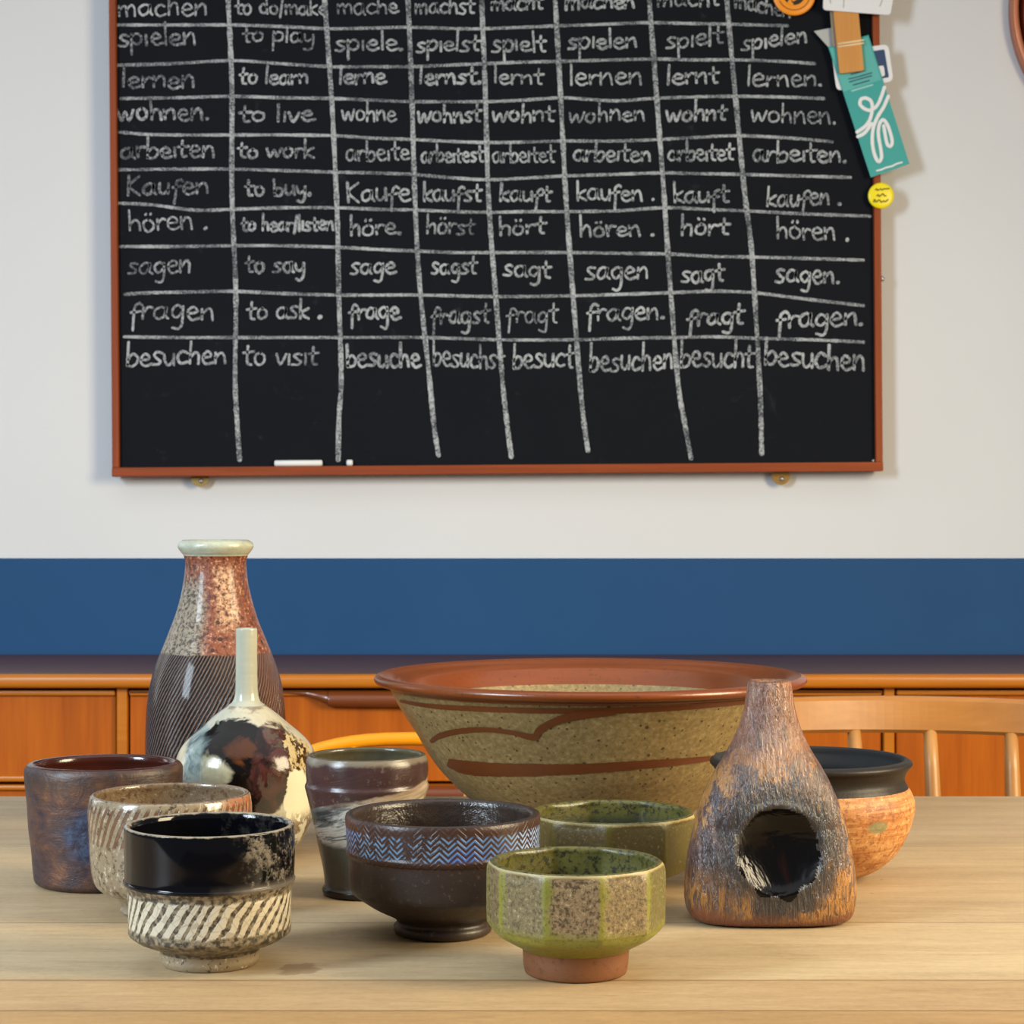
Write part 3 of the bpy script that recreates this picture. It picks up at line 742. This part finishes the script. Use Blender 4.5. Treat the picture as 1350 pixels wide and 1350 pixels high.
A = Pot('tea_bowl', 'black glazed tea bowl with cream diagonal stripes, front left of the table', 'tea bowl', 277, dA,
 [('foot', [(61, None), (63, 1267), (65, 1262), (65, 1252)]), ('striped_body', [(70, 1246), (90, 1239), (102, 1231.5), (105.5, 1228), (106, 1222), (106, 1195), (107, 1172), (109, 1166), (111.5, 1162)]), ('glazed_band', [(112, 1158.5), (110.5, 1154), (111, 1120), (111, 1092), (110.5, 1088)])],
 .0042, .018, {'foot': mat_grit('foot_clay_grey', c(126, 110, 86), c(164, 146, 116), c(70, 60, 48)), 'striped_body': mat_stripes(), 'glazed_band': mat_black_glaze()}, mat_black_glaze(True), wob=.008)

# ---- B: speckled cup with carved slanting flutes
dB = 1.39
def mat_salt(inner=False):
    m = Mat('speckled_salt_glaze_inside' if inner else 'speckled_salt_glaze'); th = m.theta(); z = m.xyz()[2]
    n = m.noise(230, 4, .7); n2 = m.noise(34, 4, .6)
    col = m.mix(n2, c(150, 134, 108), c(118, 102, 80)); col = m.mix(m.step(n, .52, .64), col, c(70, 58, 46))
    col = m.mix(m.mul(m.step(n, .42, .34), .7), col, c(196, 186, 164))
    h = n
    if inner: col = m.mix(.6, col, c(92, 66, 42))
    else:
        fl = m.step(m.add(th, m.mul(n2, .5)), .9, 1.35); col = m.mix(m.mul(fl, m.mul(m.step(n, .62, .40), .75)), col, c(186, 92, 50))
        u = m.sub(m.mul(th, 5.2), m.mul(z, 46)); w_ = m.math('SINE', m.mul(m.add(u, m.mul(m.sub(n2, .5), .3)), 10.5))
        zone = m.mul(m.step(m.add(z, m.mul(m.sub(n2, .5), .006)), .049, .052), m.step(z, .0785, .075))
        g = m.mul(m.step(w_, -.1, .35), zone)
        col = m.mix(m.mul(g, .85), col, m.mix(n, c(108, 66, 40), c(78, 46, 30))); h = m.sub(m.mul(n, .3), m.mul(g, .9))
    return m.out(col, m.mixf(n2, .16, .34), h, .55, .0012, coat=.6)
B = Pot('tea_bowl', 'speckled grey brown tea bowl with carved rust flutes, behind the black striped bowl', 'tea bowl', 224.5, dB,
 [('foot', [(62, None), (65, 1198), (64, 1190)]), ('body', [(72, 1180), (90, 1171), (100, 1158), (104, 1130), (106.5, 1095), (107, 1066), (105, 1051), (103, 1047)])],
 .0042, .016, {'foot': mat_grit('foot_clay_speckled', c(112, 98, 80), c(140, 124, 102), c(66, 56, 46)), 'body': mat_salt()}, mat_salt(True), wob=.008)

# ---- C: brown oval cup, left
dC = 1.495
def mat_brown(inner=False):
    m = Mat('raku_brown_inside' if inner else 'raku_brown'); x = m.xyz()
    n = m.noise(26, 5, .65, .5); st = m.noise(8, 6, .7, 0, m.scale(None, (4, 4, 26)), 2); n3 = m.noise(120, 4, .7)
    if inner: return m.out(m.mix(n, c(40, 16, 12), c(66, 28, 18)), .16, n3, .2, .001)
    n5 = m.noise(60, 5, .7, .8, None, 7); f = m.add(m.add(m.mul(n, .5), m.mul(n5, .35)), m.mul(st, .2))
    col = m.ramp(f, [(.36, c(26, 22, 28)), (.46, c(50, 37, 43)), (.55, c(80, 52, 42)), (.63, c(116, 74, 42)), (.76, c(86, 72, 66))])
    dx = m.math('DIVIDE', m.sub(x[0], .002), .022); dz = m.math('DIVIDE', m.sub(x[2], .040), .026)
    bl = m.step(m.add(m.add(m.mul(dx, dx), m.mul(dz, dz)), m.mul(m.sub(n, .5), 1.8)), 1.2, .3)
    col = m.mix(m.mul(bl, .85), col, m.mix(m.step(n3, .4, .6), c(24, 30, 52), c(50, 70, 100)))
    top = m.mul(m.step(m.add(x[2], m.mul(m.sub(st, .5), .03)), .068, .078), .55); col = m.mix(top, col, c(36, 28, 26))
    return m.out(col, m.mixf(n5, .34, .6), m.add(m.mul(st, .35), m.mul(n5, .8)), .7, .0018)
Cc = Pot('cup', 'dark brown straight sided cup with bluish patch, leftmost on the table', 'cup', 138, dC,
 [('body', [(82, None), (89, 1160), (91.5, 1150), (95.5, 1110), (99, 1070), (102, 1032), (102.5, 1014), (99, 1007)])],
 .0075, .012, {'body': mat_brown()}, mat_brown(True), depth=.9, wob=.012)

# ---- D: tall bottle
dD = 1.80
def mat_bottle():
    m = Mat('salt_glazed_bottle'); x = m.xyz(); th = m.theta(); z = x[2]
    n = m.noise(300, 4, .75); n2 = m.noise(22, 4, .6); n3 = m.noise(60, 3)
    red = m.mix(n2, c(110, 54, 34), c(136, 78, 54)); red = m.mix(m.step(n, .5, .62), red, c(70, 40, 30)); red = m.mix(m.mul(m.step(n, .44, .34), .8), red, c(206, 164, 128))
    gry = m.mix(m.step(n, .45, .6), c(142, 128, 108), c(66, 56, 48))
    f = m.step(m.add(th, m.add(m.mul(m.sub(n2, .5), .6), m.mul(m.sub(z, .19), 2.0))), -.35, .05)
    up = m.mix(m.mx(f, m.step(z, .205, .225)), gry, red)
    pale = m.mul(m.step(m.math('ABSOLUTE', m.add(m.sub(th, .42), m.mul(m.sub(n2, .5), .4))), .42, .12), m.mul(m.step(z, .165, .185), m.step(z, .232, .222)))
    up = m.mix(m.mul(pale, m.mul(m.step(n, .62, .4), .7)), up, c(214, 176, 138))
    sp = m.step(m.vor(62), .16, .10); up = m.mix(m.mul(sp, .85), up, c(34, 28, 24))
    u = m.sub(m.mul(th, 6.0), m.mul(z, 54)); w_ = m.math('SINE', m.mul(m.add(u, m.mul(m.sub(n3, .5), .3)), 17.0))
    lo = m.mix(m.step(m.add(w_, m.mul(m.sub(n, .5), 1.6)), -.1, .8), c(18, 18, 22), m.mix(n2, c(86, 70, 64), c(116, 92, 80)))
    wm = m.step(m.add(th, m.mul(m.sub(n2, .5), .8)), .5, 1.1); lo = m.mix(m.mul(wm, .4), lo, c(124, 78, 56))
    zb = m.step(m.add(z, m.mul(m.sub(n3, .5), .004)), .1495, .151)
    return m.out(m.mix(zb, lo, up), m.mixf(n, .10, .24), m.mixf(zb, m.add(m.mul(w_, .5), m.mul(n, .4)), n), .8, .0014, coat=.18, spec=.28)
def mat_lip():
    m = Mat('ash_lip_glaze'); n = m.noise(200, 4, .7)
    return m.out(m.mix(n, c(136, 146, 136), c(196, 194, 168)), .2, n, .5, .001)
D = Pot('bottle', 'tall salt glazed stoneware bottle with a pale lip, at the back left', 'bottle', 284.5, dD,
 [('body', [(70, None), (77, 1076), (85, 1050), (90, 1020), (92, 990), (91.5, 950), (88, 912), (80, 880), (67, 847), (54, 814), (45.5, 784), (41.5, 762), (40, 744), (42, 733)]), ('lip', [(45.5, 728.5), (49.5, 722), (49, 717), (46, 714.3)])],
 .009, .02, {'body': mat_bottle(), 'lip': mat_lip()}, mat_lip(), wob=.006)

# ---- E: round flask with thin neck
dE = 1.62
def mat_flask():
    m = Mat('poured_glaze_flask'); x = m.xyz(); th = m.theta(); z = x[2]
    n = m.noise(26, 5, .6, 1.2); n2 = m.noise(60, 4, .6, .8, None, 4); n3 = m.noise(240, 4, .7)
    white = m.mix(n2, c(192, 186, 166), c(158, 154, 138))
    X = m.add(x[0], m.mul(m.sub(n, .5), .030)); Z = m.add(z, m.mul(m.sub(n2, .5), .022))
    def blob(cx_, cz_, rx, rz, lo=1.15, hi=.85):
        a = m.math('DIVIDE', m.sub(X, cx_), rx); b = m.math('DIVIDE', m.sub(Z, cz_), rz)
        return m.step(m.add(m.mul(a, a), m.mul(b, b)), lo, hi)
    col = white
    dark = m.mix(m.step(n2, .56, .7), c(13, 10, 9), c(62, 32, 18))
    grey = m.mix(m.step(n2, .38, .62), c(70, 84, 86), c(136, 146, 140))
    X2 = m.add(X, m.mul(m.sub(n3, .5), .008)); pat = m.step(m.add(n2, m.mul(m.sub(n3, .5), .9)), .56, .46)
    spk = m.mul(m.step(X2, .016, .028), m.mul(m.step(Z, .060, .074), m.step(m.add(Z, m.mul(X, .9)), .139, .130)))
    col = m.mix(spk, col, m.mix(pat, c(58, 36, 16), c(176, 156, 114)))
    col = m.mix(blob(-.038, .078, .015, .034, 1.1, .88), col, grey)
    col = m.mix(blob(-.005, .085, .031, .027, 1.1, .88), col, dark)                     # big dark pour
    col = m.mix(blob(.004, .062, .017, .036, 1.1, .88), col, dark)
    col = m.mix(m.mul(blob(-.038, .078, .015, .026, 1.3, .5), .9), col, grey)
    col = m.mix(m.mul(blob(-.018, .070, .012, .015, 1.4, .4), .95), col, m.mix(n2, c(120, 116, 92), c(206, 196, 164)))
    col = m.mix(m.mul(blob(.003, .090, .010, .008, 1.5, .3), .35), col, c(112, 62, 30))
    col = m.mix(m.mul(blob(.024, .076, .013, .040, 1.1, .88), .9), col, m.mix(m.step(n2, .4, .65), c(30, 17, 16), c(72, 38, 34)))   # maroon tongue
    col = m.mix(blob(.0425, .048, .009, .026, 1.1, .88), col, c(208, 202, 176))
    rs = m.mul(m.step(Z, .044, .028), m.step(m.add(n2, m.mul(m.sub(n3, .5), .6)), .46, .56)); col = m.mix(m.mul(rs, .85), col, c(84, 52, 24))
    col = m.mix(m.step(m.add(Z, m.mul(X2, .25)), .111, .116), col, m.mix(n2, c(196, 190, 170), c(150, 140, 114)))
    col = m.mix(m.mul(m.step(X2, -.044, -.051), .9), col, m.mix(n2, c(214, 206, 180), c(170, 140, 92)))
    nk = m.step(m.math('ABSOLUTE', m.sub(Z, .122)), .006, .002); col = m.mix(m.mul(nk, m.mul(n2, .9)), col, c(74, 50, 28))
    return m.out(col, m.mixf(n2, .08, .2), n2, .3, .0015, spec=.35)
def mat_celadon():
    m = Mat('pale_celadon_neck'); n = m.noise(50, 4); z = m.xyz()[2]
    return m.out(m.mix(n, c(156, 157, 142), c(176, 174, 154)), .22, m.noise(30, 3, .5, 0, m.scale(None, (1, 1, 8))), .25, .001)
E = Pot('flask', 'globular mottled black and white glazed flask with a thin pale neck', 'flask', 325, dE,
 [('body', [(50, None), (59, 1122), (73, 1108), (84, 1083), (90, 1052), (93, 1024), (92.5, 1005), (88, 990), (80, 978), (68, 966), (56, 956), (40, 942), (24, 930)]), ('neck', [(18, 925), (15.5, 917), (14.5, 905), (14, 870), (14, 833), (13, 829.5)])],
 .0035, .12, {'body': mat_flask(), 'neck': mat_celadon()}, mat_celadon(), wob=.006)

# ---- F: tall cup with swirled slip
dF = 1.455
def mat_swirl():
    m = Mat('slip_swirl_glaze'); th = m.theta(); z = m.xyz()[2]
    n = m.noise(40, 4, .6); n3 = m.noise(200, 4, .7); sw = m.noise(10, 6, .7, .6, m.comb(m.mul(th, .07), 0.0, m.add(m.mul(z, 13), m.mul(th, -.10))))
    ztop = m.add(m.sub(z, m.mul(th, .0075)), m.mul(m.sub(n, .5), .006))
    brown = m.mix(n, c(54, 36, 36), c(78, 56, 52)); brown = m.mix(m.mul(m.step(n3, .58, .68), .4), brown, c(120, 108, 100))
    slip = m.ramp(sw, [(.38, c(52, 54, 54)), (.47, c(104, 106, 102)), (.54, c(184, 178, 164)), (.64, c(140, 138, 130))])
    slip = m.mix(m.mul(m.step(z, .064, .074), .55), slip, c(172, 140, 108))
    low = m.mix(n, c(62, 64, 56), c(84, 82, 70))
    col = m.mix(m.step(ztop, .0715, .0735), slip, brown)
    col = m.mix(m.step(m.add(z, m.mul(m.sub(n, .5), .012)), .041, .036), col, low)
    col = m.mix(m.mul(m.step(m.add(z, m.mul(m.sub(n, .5), .008)), .0945, .0975), .8), col, c(122, 112, 94))
    col = m.mix(m.step(z, .0065, .004), col, c(22, 18, 16))
    return m.out(col, m.mixf(n, .14, .32), m.add(m.mul(sw, .8), m.mul(n3, .2)), .5, .0014)
def mat_dark_in(name, a, b, rough=.25):
    m = Mat(name); n = m.noise(60, 4, .6); return m.out(m.mix(n, a, b), rough, m.noise(200, 3), .3, .001)
Fp = Pot('tumbler', 'tall stoneware tumbler with swirled white slip round its dark body', 'tumbler', 483.5, dF,
 [('body', [(55, None), (57.5, 1176), (58.5, 1170), (55.5, 1164), (57, 1148), (62, 1122), (67.5, 1098), (75, 1063), (79, 1046), (81.5, 1036), (79.5, 1030), (80.5, 1018), (80, 1003), (77, 995.5)])],
 .0045, .012, {'body': mat_swirl()}, mat_dark_in('olive_black_inside', c(52, 48, 36), c(92, 84, 62)), wob=.008)

# ---- G: dark bowl with blue herringbone
dG = 1.318
def mat_herring():
    m = Mat('herringbone_inlay'); th = m.theta(); z = m.xyz()[2]
    n = m.noise(34, 4, .6); n3 = m.noise(220, 4, .7); n4 = m.noise(9, 3)
    base = m.mix(n, c(46, 32, 28), c(72, 46, 38))
    u = m.mul(th, .064/.0112)
    tri = m.math('ABSOLUTE', m.sub(m.math('FRACT', m.add(u, m.mul(m.sub(n, .5), .12))), .5))
    v = m.math('FRACT', m.math('DIVIDE', m.add(z, m.mul(tri, -.0100)), .0037))
    line = m.step(m.math('ABSOLUTE', m.sub(v, .5)), .27, .16)
    zz = m.add(z, m.mul(m.sub(n, .5), .006)); zone = m.mul(m.step(zz, .0555, .0575), m.step(zz, .0728, .0708))
    wear = m.step(m.add(n3, m.mul(m.sub(n4, .5), 1.3)), .34, .46)
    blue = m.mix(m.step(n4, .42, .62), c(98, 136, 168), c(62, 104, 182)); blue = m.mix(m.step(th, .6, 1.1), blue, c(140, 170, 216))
    col = m.mix(m.mul(m.mul(line, zone), m.mul(wear, .95)), base, blue)
    sl = m.mul(zone, m.mul(m.step(n4, .5, .7), .3)); col = m.mix(sl, col, c(50, 70, 120))
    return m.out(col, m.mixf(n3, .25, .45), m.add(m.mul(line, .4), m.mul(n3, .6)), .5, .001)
def mat_iron(name='iron_brown_clay', rough=.42):
    m = Mat(name); n = m.noise(14, 5, .6, 0, m.scale(None, (1, 1, 7))); n3 = m.noise(260, 4, .7)
    col = m.mix(n, c(34, 26, 24), c(58, 44, 38)); col = m.mix(m.mul(m.step(n3, .58, .66), .35), col, c(112, 94, 78))
    return m.out(col, rough, m.add(n3, n), .35, .0008)
def mat_glossdark():
    m = Mat('dark_gloss_inside'); n = m.noise(50, 4); n3 = m.noise(160, 4, .7)
    return m.out(m.mix(n, c(34, 26, 24), c(58, 46, 38)), m.mixf(n, .14, .3), n3, .7, .0014)
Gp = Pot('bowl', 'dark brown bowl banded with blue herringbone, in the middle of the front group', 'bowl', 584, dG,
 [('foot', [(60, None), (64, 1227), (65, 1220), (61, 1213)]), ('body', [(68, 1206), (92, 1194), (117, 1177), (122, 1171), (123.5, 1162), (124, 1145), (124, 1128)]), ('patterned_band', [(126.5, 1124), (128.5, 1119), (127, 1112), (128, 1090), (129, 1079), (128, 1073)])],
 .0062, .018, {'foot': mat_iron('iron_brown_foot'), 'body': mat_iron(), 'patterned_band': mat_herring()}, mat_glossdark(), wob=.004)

# ---- H: the two faceted green bowls
def facet(n, off, zlo, zhi):
    hw = PI/n
    def f(th, z, r):
        a = ((th-off) % (2*hw))-hw
        k = math.cos(hw)/math.cos(a)*1.02
        e = max(0, min(1, (z-zlo)/.006))*max(0, min(1, (zhi-z)/.004+.35))
        return 1+(k-1)*e
    return f
def mat_green(name, n, off, zlo, R, warm=1.0, tone=1.0, olive=False):
    m = Mat(name); th = m.theta(); z = m.xyz()[2]
    nz = m.noise(380, 4, .8); n2 = m.noise(36, 4, .6)
    u = m.math('DIVIDE', m.sub(th, off), 2*PI/n); fr = m.math('FRACT', m.add(u, 20.0)); idx = m.math('FLOOR', m.add(u, 20.0))
    ed = m.mn(m.mul(fr, .45), m.mul(m.sub(1.0, fr), 1.6)); ed = m.add(ed, m.add(m.mul(m.sub(n2, .5), .22), m.mul(m.sub(nz, .5), .12)))
    rnd = m.math('FRACT', m.mul(m.math('SINE', m.mul(idx, 12.9898)), 43.7))
    inside = m.mul(m.step(ed, .0, .08), m.step(m.add(z, m.mul(m.sub(n2, .5), .012)), zlo, zlo+.009))
    T = lambda a, b, cc: c(a*tone, b*tone, cc*tone)
    green = m.mix(n2, T(120, 108, 30), T(158, 142, 46)) if olive else m.mix(n2, T(104, 104, 38), T(144, 142, 56)); green = m.mix(m.mul(m.step(nz, .52, .64), .55), green, c(84, 70, 34))
    br = m.mix(rnd, T(70, 62, 50), T(142, 118, 88)); br = m.mix(m.step(nz, .48, .6), br, c(72, 58, 42)); br = m.mix(m.mul(m.step(nz, .42, .33), .8), br, c(184, 172, 128))
    col = m.mix(m.mul(inside, m.mul(m.add(.6, m.mul(rnd, .4)), warm)), green, br)
    col = m.mix(m.mul(m.step(m.add(z, m.mul(m.sub(nz, .5), .004)), R-.0022, R-.0004), .75), col, c(184, 166, 116))
    return m.out(col, m.mixf(nz, .28, .5), nz, .45, .0009)
def mat_green_in(name):
    m = Mat(name); nz = m.noise(260, 4, .7); n2 = m.noise(22, 4); z = m.xyz()[2]
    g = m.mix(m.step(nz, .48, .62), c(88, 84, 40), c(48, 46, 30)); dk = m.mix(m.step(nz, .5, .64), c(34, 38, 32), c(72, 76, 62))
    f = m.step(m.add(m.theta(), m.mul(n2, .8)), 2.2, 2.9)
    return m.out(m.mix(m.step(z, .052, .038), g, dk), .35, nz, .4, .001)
def mat_terra():
    m = Mat('terracotta_foot'); n = m.noise(160, 4, .7); n2 = m.noise(22, 3)
    col = m.mix(n2, c(98, 57, 25), c(122, 74, 37)); col = m.mix(m.mul(m.step(n, .54, .64), .5), col, c(66, 36, 18))
    return m.out(col, .7, n, .35, .0008)
TERRA = mat_terra()
o1 = math.radians(14); o2 = math.radians(-6)
dH = 1.205
Hf = Pot('faceted_bowl', 'olive green faceted bowl on a terracotta foot, nearest the camera', 'bowl', 759, dH,
 [('foot', [(64, None), (67, 1280), (69, 1270), (70, 1254), (71, 1249)]), ('body', [(76, 1246), (94, 1236), (107, 1228), (114, 1219), (116, 1209), (116.5, 1160), (115.5, 1142), (113, 1136)])],
 .0046, .016, {'foot': TERRA, 'body': mat_green('olive_ash_glaze', 10, o1, .0265, .0665)}, mat_green_in('olive_ash_inside'), rad=facet(10, o1, .022, .066), wob=.004, group='faceted green bowls')
dH2 = 1.46
H2 = Pot('faceted_bowl', 'darker olive faceted bowl standing in front of the large bowl', 'bowl', 807, dH2,
 [('foot', [(58, None), (61, 1174), (62, 1162), (63, 1158)]), ('body', [(70, 1155), (90, 1147), (101, 1140), (108, 1130), (110.5, 1116), (110.5, 1090), (110, 1078), (107.5, 1071)])],
 .0050, .015, {'foot': TERRA, 'body': mat_green('dark_olive_glaze', 9, o2, .016, .0575, .6, .66, True)}, mat_green_in('dark_olive_inside'), rad=facet(9, o2, .016, .057), wob=.004, group='faceted green bowls')

# ---- I: flattened brown bottle with glossy black hollow
dI = 1.363
hx = (1019-1014.5)*dI/F; hz = zpx(1124, dI-.036); hrx = 53*(dI-.036)/F; hrz = 57*(dI-.036)/F
def hollow(th, z, r):
    x = r*math.sin(th)
    if math.cos(th) < 0: return 1
    e = math.sqrt(((x-hx)/hrx)**2+((z-hz)/hrz)**2)+.012*math.sin(5*math.atan2(z-hz, x-hx)+1)
    k = 0
    if e < 1.0: k = -.26*(1-e**3.0)**.8
    k += .018*math.exp(-((e-1.06)/.10)**2)
    return 1+k*max(0, math.cos(th))**.5
def sup(th, z, r):
    # squarish section low down, round at the neck
    f = max(0, min(1, (zpx(960, dI)-z)/.06)); n = 2+1.5*f
    s_, c_ = abs(math.sin(th)), abs(math.cos(th))
    return ((s_**n+c_**n)**(-1/n))
def mat_slab():
    m = Mat('rough_brown_slab_clay'); x = m.xyz(); z = x[2]
    n = m.noise(20, 5, .65, .8); st = m.noise(14, 5, .7, .8, m.scale(None, (8, 3, 1.6)), 3); n3 = m.noise(1.0, 4, .7, .4, m.scale(None, (300, 140, 62)))
    pur = m.mix(m.step(st, .4, .62), c(52, 37, 38), c(88, 62, 54))
    och = m.mix(st, c(128, 84, 38), c(176, 122, 52)); brn = m.mix(st, c(112, 66, 40), c(138, 88, 56))
    g = m.add(n, m.mul(m.sub(n3, .5), .55)); col = m.mix(m.step(g, .53, .58), pur, och)
    low = m.mul(m.step(m.math('ABSOLUTE', x[0]), .018, .04), m.step(z, .045, .02)); col = m.mix(m.mul(low, m.step(n3, .42, .55)), col, och)
    top = m.step(m.add(z, m.mul(m.sub(n, .5), .08)), .098, .125); col = m.mix(m.mul(top, .75), col, brn)
    col = m.mix(m.mul(m.step(n3, .55, .63), .75), col, c(38, 26, 23)); col = m.mix(m.mul(m.step(n3, .44, .37), .3), col, c(184, 146, 112))
    col = m.mix(m.step(m.add(z, m.mul(m.sub(n, .5), .03)), .012, .004), col, c(112, 62, 38))
    dx = m.math('DIVIDE', m.sub(x[0], hx), hrx); dz = m.math('DIVIDE', m.sub(z, hz), hrz)
    e = m.math('SQRT', m.add(m.mul(dx, dx), m.mul(dz, dz))); e = m.add(e, m.mul(m.sub(n, .5), .9))
    smoke = m.mul(m.step(e, 1.85, 1.15), m.step(x[1], .0, -.01)); col = m.mix(m.mul(smoke, .88), col, c(32, 30, 31))
    return m.out(col, m.mixf(n3, .26, .42), m.add(m.mul(st, .5), m.mul(n3, .9)), 1.0, .003, spec=.75)
def mat_tar():
    m = Mat('glossy_black_hollow'); n = m.noise(22, 4, .6, 1)
    return m.out(m.mix(m.step(n, .5, .7), c(9, 7, 7), c(46, 20, 12)), .2, n, .8, .004, spec=.25)
I = Pot('flat_bottle', 'rough brown flattened bottle with a glossy black hollow, at the right', 'bottle', 1014.5, dI,
 [('body', [(88, None), (102, 1208), (109, 1198), (112, 1180), (110.5, 1150), (106, 1120), (97, 1080), (84, 1043), (69, 1013), (53.5, 987), (42, 962)]), ('neck', [(35, 940), (31.5, 922), (29.5, 908), (28, 899)])],
 .006, .12, {'body': mat_slab(), 'neck': mat_slab()}, mat_slab(), seg=360, depth=lambda z: 1-.36*max(0, min(1, (zpx(940, dI)-z)/.075)),
 rad=lambda th, z, r: hollow(th, z, r)*(1+(sup(th, z, r)-1)*.8/1.0)/(1+(sup(PI/2, z, r)-1)*.8), wob=.006, sub=14)
# the glazed hollow becomes a part of its own
bo_ = I.obj['body']; me = bo_.data
def in_hollow(p):
    if p.y > 0: return False
    a = math.atan2(p.z-hz, p.x-hx)
    e = math.sqrt(((p.x-hx)/hrx)**2+((p.z-hz)/hrz)**2)+.025*math.sin(5*a)+.02*math.sin(11*a+1)
    return e < 1.0+.16*max(0, -math.sin(a+.15))*(.55+.45*math.sin(9*a+1))
keep = []; cut = []
for pl in me.polygons: (cut if in_hollow(pl.center) else keep).append(tuple(pl.vertices))
def submesh(name, faces, mat):
    used = sorted(set(i for f in faces for i in f)); mp = {v: k for k, v in enumerate(used)}
    return mesh_obj(name, [me.vertices[i].co.copy() for i in used], [tuple(mp[i] for i in f) for f in faces], mat, I.root, smooth=True)
nb = submesh('body', keep, mat_slab()); gh = submesh('glazed_hollow', cut, mat_tar())
bpy.data.objects.remove(bo_); nb.name = 'body'; gh['label'] = 'glossy black glazed hollow'

# ---- J: black rimmed tan pot
dJ = 1.52
def mat_tan():
    m = Mat('orange_tan_body'); th = m.theta(); z = m.xyz()[2]
    n = m.noise(12, 5, .65, 0, m.comb(m.mul(th, .09), 0.0, m.mul(z, 22))); n3 = m.noise(230, 4, .75); n2 = m.noise(24, 4)
    col = m.ramp(m.add(m.mul(n, .7), m.mul(n2, .3)), [(.36, c(132, 74, 30)), (.48, c(166, 106, 52)), (.58, c(186, 136, 82)), (.7, c(158, 96, 44))])
    col = m.mix(m.mul(m.step(n3, .52, .6), .65), col, c(112, 60, 24)); col = m.mix(m.mul(m.step(n3, .42, .34), .5), col, c(222, 184, 134))
    dx = m.math('DIVIDE', m.sub(th, .55), .14); dz = m.math('DIVIDE', m.sub(z, .047), .005)
    g = m.step(m.add(m.add(m.mul(dx, dx), m.mul(dz, dz)), m.mul(m.sub(n2, .5), 1.5)), 1.1, .5); col = m.mix(m.mul(g, .75), col, c(112, 120, 84))
    return m.out(col, .55, m.add(n, m.mul(n3, .5)), .5, .0012)
def mat_blackrim():
    m = Mat('black_rim_glaze'); n = m.noise(120, 4, .7); n2 = m.noise(16, 3, .5, 0, m.scale(None, (1, 1, 5)))
    return m.out(m.mix(n2, c(22, 18, 15), c(42, 34, 28)), m.mixf(n, .38, .55), n, .4, .001, spec=.25)
Jp = Pot('round_pot', 'orange tan round pot with a flared black rim, behind the flat bottle', 'pot', 1068.5, dJ,
 [('body', [(60, None), (68, 1152), (90, 1141), (111, 1122), (126, 1097), (133.5, 1073), (135, 1056), (131.5, 1043), (127, 1036)]), ('rim', [(125.5, 1033), (122.5, 1027), (123, 1020), (127, 1012), (131.5, 1007), (131.5, 1003), (128, 1000)])],
 .006, .012, {'body': mat_tan(), 'rim': mat_blackrim()}, mat_dark_in('black_inside', c(14, 13, 14), c(22, 20, 20), .85), wob=.006)

# ---- K: the large bowl
dK = 1.77
def mat_khaki():
    m = Mat('khaki_speckled_glaze'); n = m.noise(90, 5, .7); n2 = m.noise(9, 4, .6, 0, m.scale(None, (1, 1, 4))); n3 = m.noise(240, 4, .7)
    col = m.mix(n2, c(114, 95, 58), c(142, 121, 80)); col = m.mix(m.mul(m.step(n3, .48, .58), .42), col, c(84, 70, 40)); col = m.mix(m.mul(m.step(n3, .44, .36), .32), col, c(168, 154, 112))
    sp = m.mul(m.step(m.vor(170), .24, .14), m.step(n, .44, .52)); col = m.mix(m.mul(sp, .9), col, c(44, 30, 18))
    col = m.mix(m.mul(m.step(m.vor(45), .10, .05), .8), col, c(40, 26, 16))
    return m.out(col, m.mixf(n, .3, .45), n3, .2, .0008)
def mat_rust(name='rust_iron_glaze', r=.28, k=1.0):
    m = Mat(name); n = m.noise(10, 5, .65, 0, m.scale(None, (1, 1, 8))); n3 = m.noise(220, 4, .7)
    col = m.mix(n, c(92*k, 42*k, 11*k), c(128*k, 64*k, 21*k)); col = m.mix(m.mul(m.step(n3, .58, .66), .5), col, c(62, 34, 20))
    return m.out(col, r, m.add(n, m.mul(n3, .3)), .3, .001)
KH, RUST = mat_khaki(), mat_rust()
def inner_k(rim):
    s_ = dK/F; P = [(270, 888.5), (262, 891), (256, 895), (252, 894.5), (248, 898), (245, 898), (240, 902), (226, 922)]
    return [(hw*s_, zpx(y, dK)) for hw, y in P]
K = Pot('mixing_bowl', 'large wide khaki bowl with rust rim and brush strokes, at the back', 'bowl', 777.5, dK,
 [('body', [(108, None), (117, 1084), (122, 1078), (141, 1064), (166, 1045), (202, 1008), (231, 962), (251, 930), (261, 912), (264, 906)]), ('rim', [(270, 902), (280, 900), (284, 896), (283, 891), (277, 888)])],
 .0001, .018, {'body': KH, 'rim': RUST}, RUST, seg=192, wob=.003, lipr=1, inner_name='inner_rim', innerprof=inner_k)
s_ = dK/F
K.lathe('interior', [(hw*s_, zpx(y, dK)) for hw, y in [(226, 922), (212, 946), (190, 985), (160, 1022), (130, 1048), (100, 1062), (60, 1068), (.1, 1070)]], KH)
# glazed band under the rim and the brushed strokes
BR = mat_rust('rust_brush_stroke', .4, .82)
K.stroke('brush_stroke', [(527, 924), (570, 931), (640, 935), (720, 937), (800, 937), (880, 934), (950, 929), (1010, 923)], [3, 6, 7, 7, 8, 7, 6, 4], BR)
K.stroke('brush_stroke', [(567, 978), (580, 970), (605, 964), (640, 962), (675, 966), (703, 972), (712, 962), (735, 950), (765, 943), (812, 940)], [4, 7, 7, 6, 6, 9, 9, 10, 11, 5], BR, .0009)
K.stroke('brush_stroke', [(590, 1005), (615, 1012), (660, 1015), (720, 1015), (780, 1013), (850, 1008), (900, 1004), (945, 999)], [10, 18, 18, 15, 13, 11, 9, 5], BR)
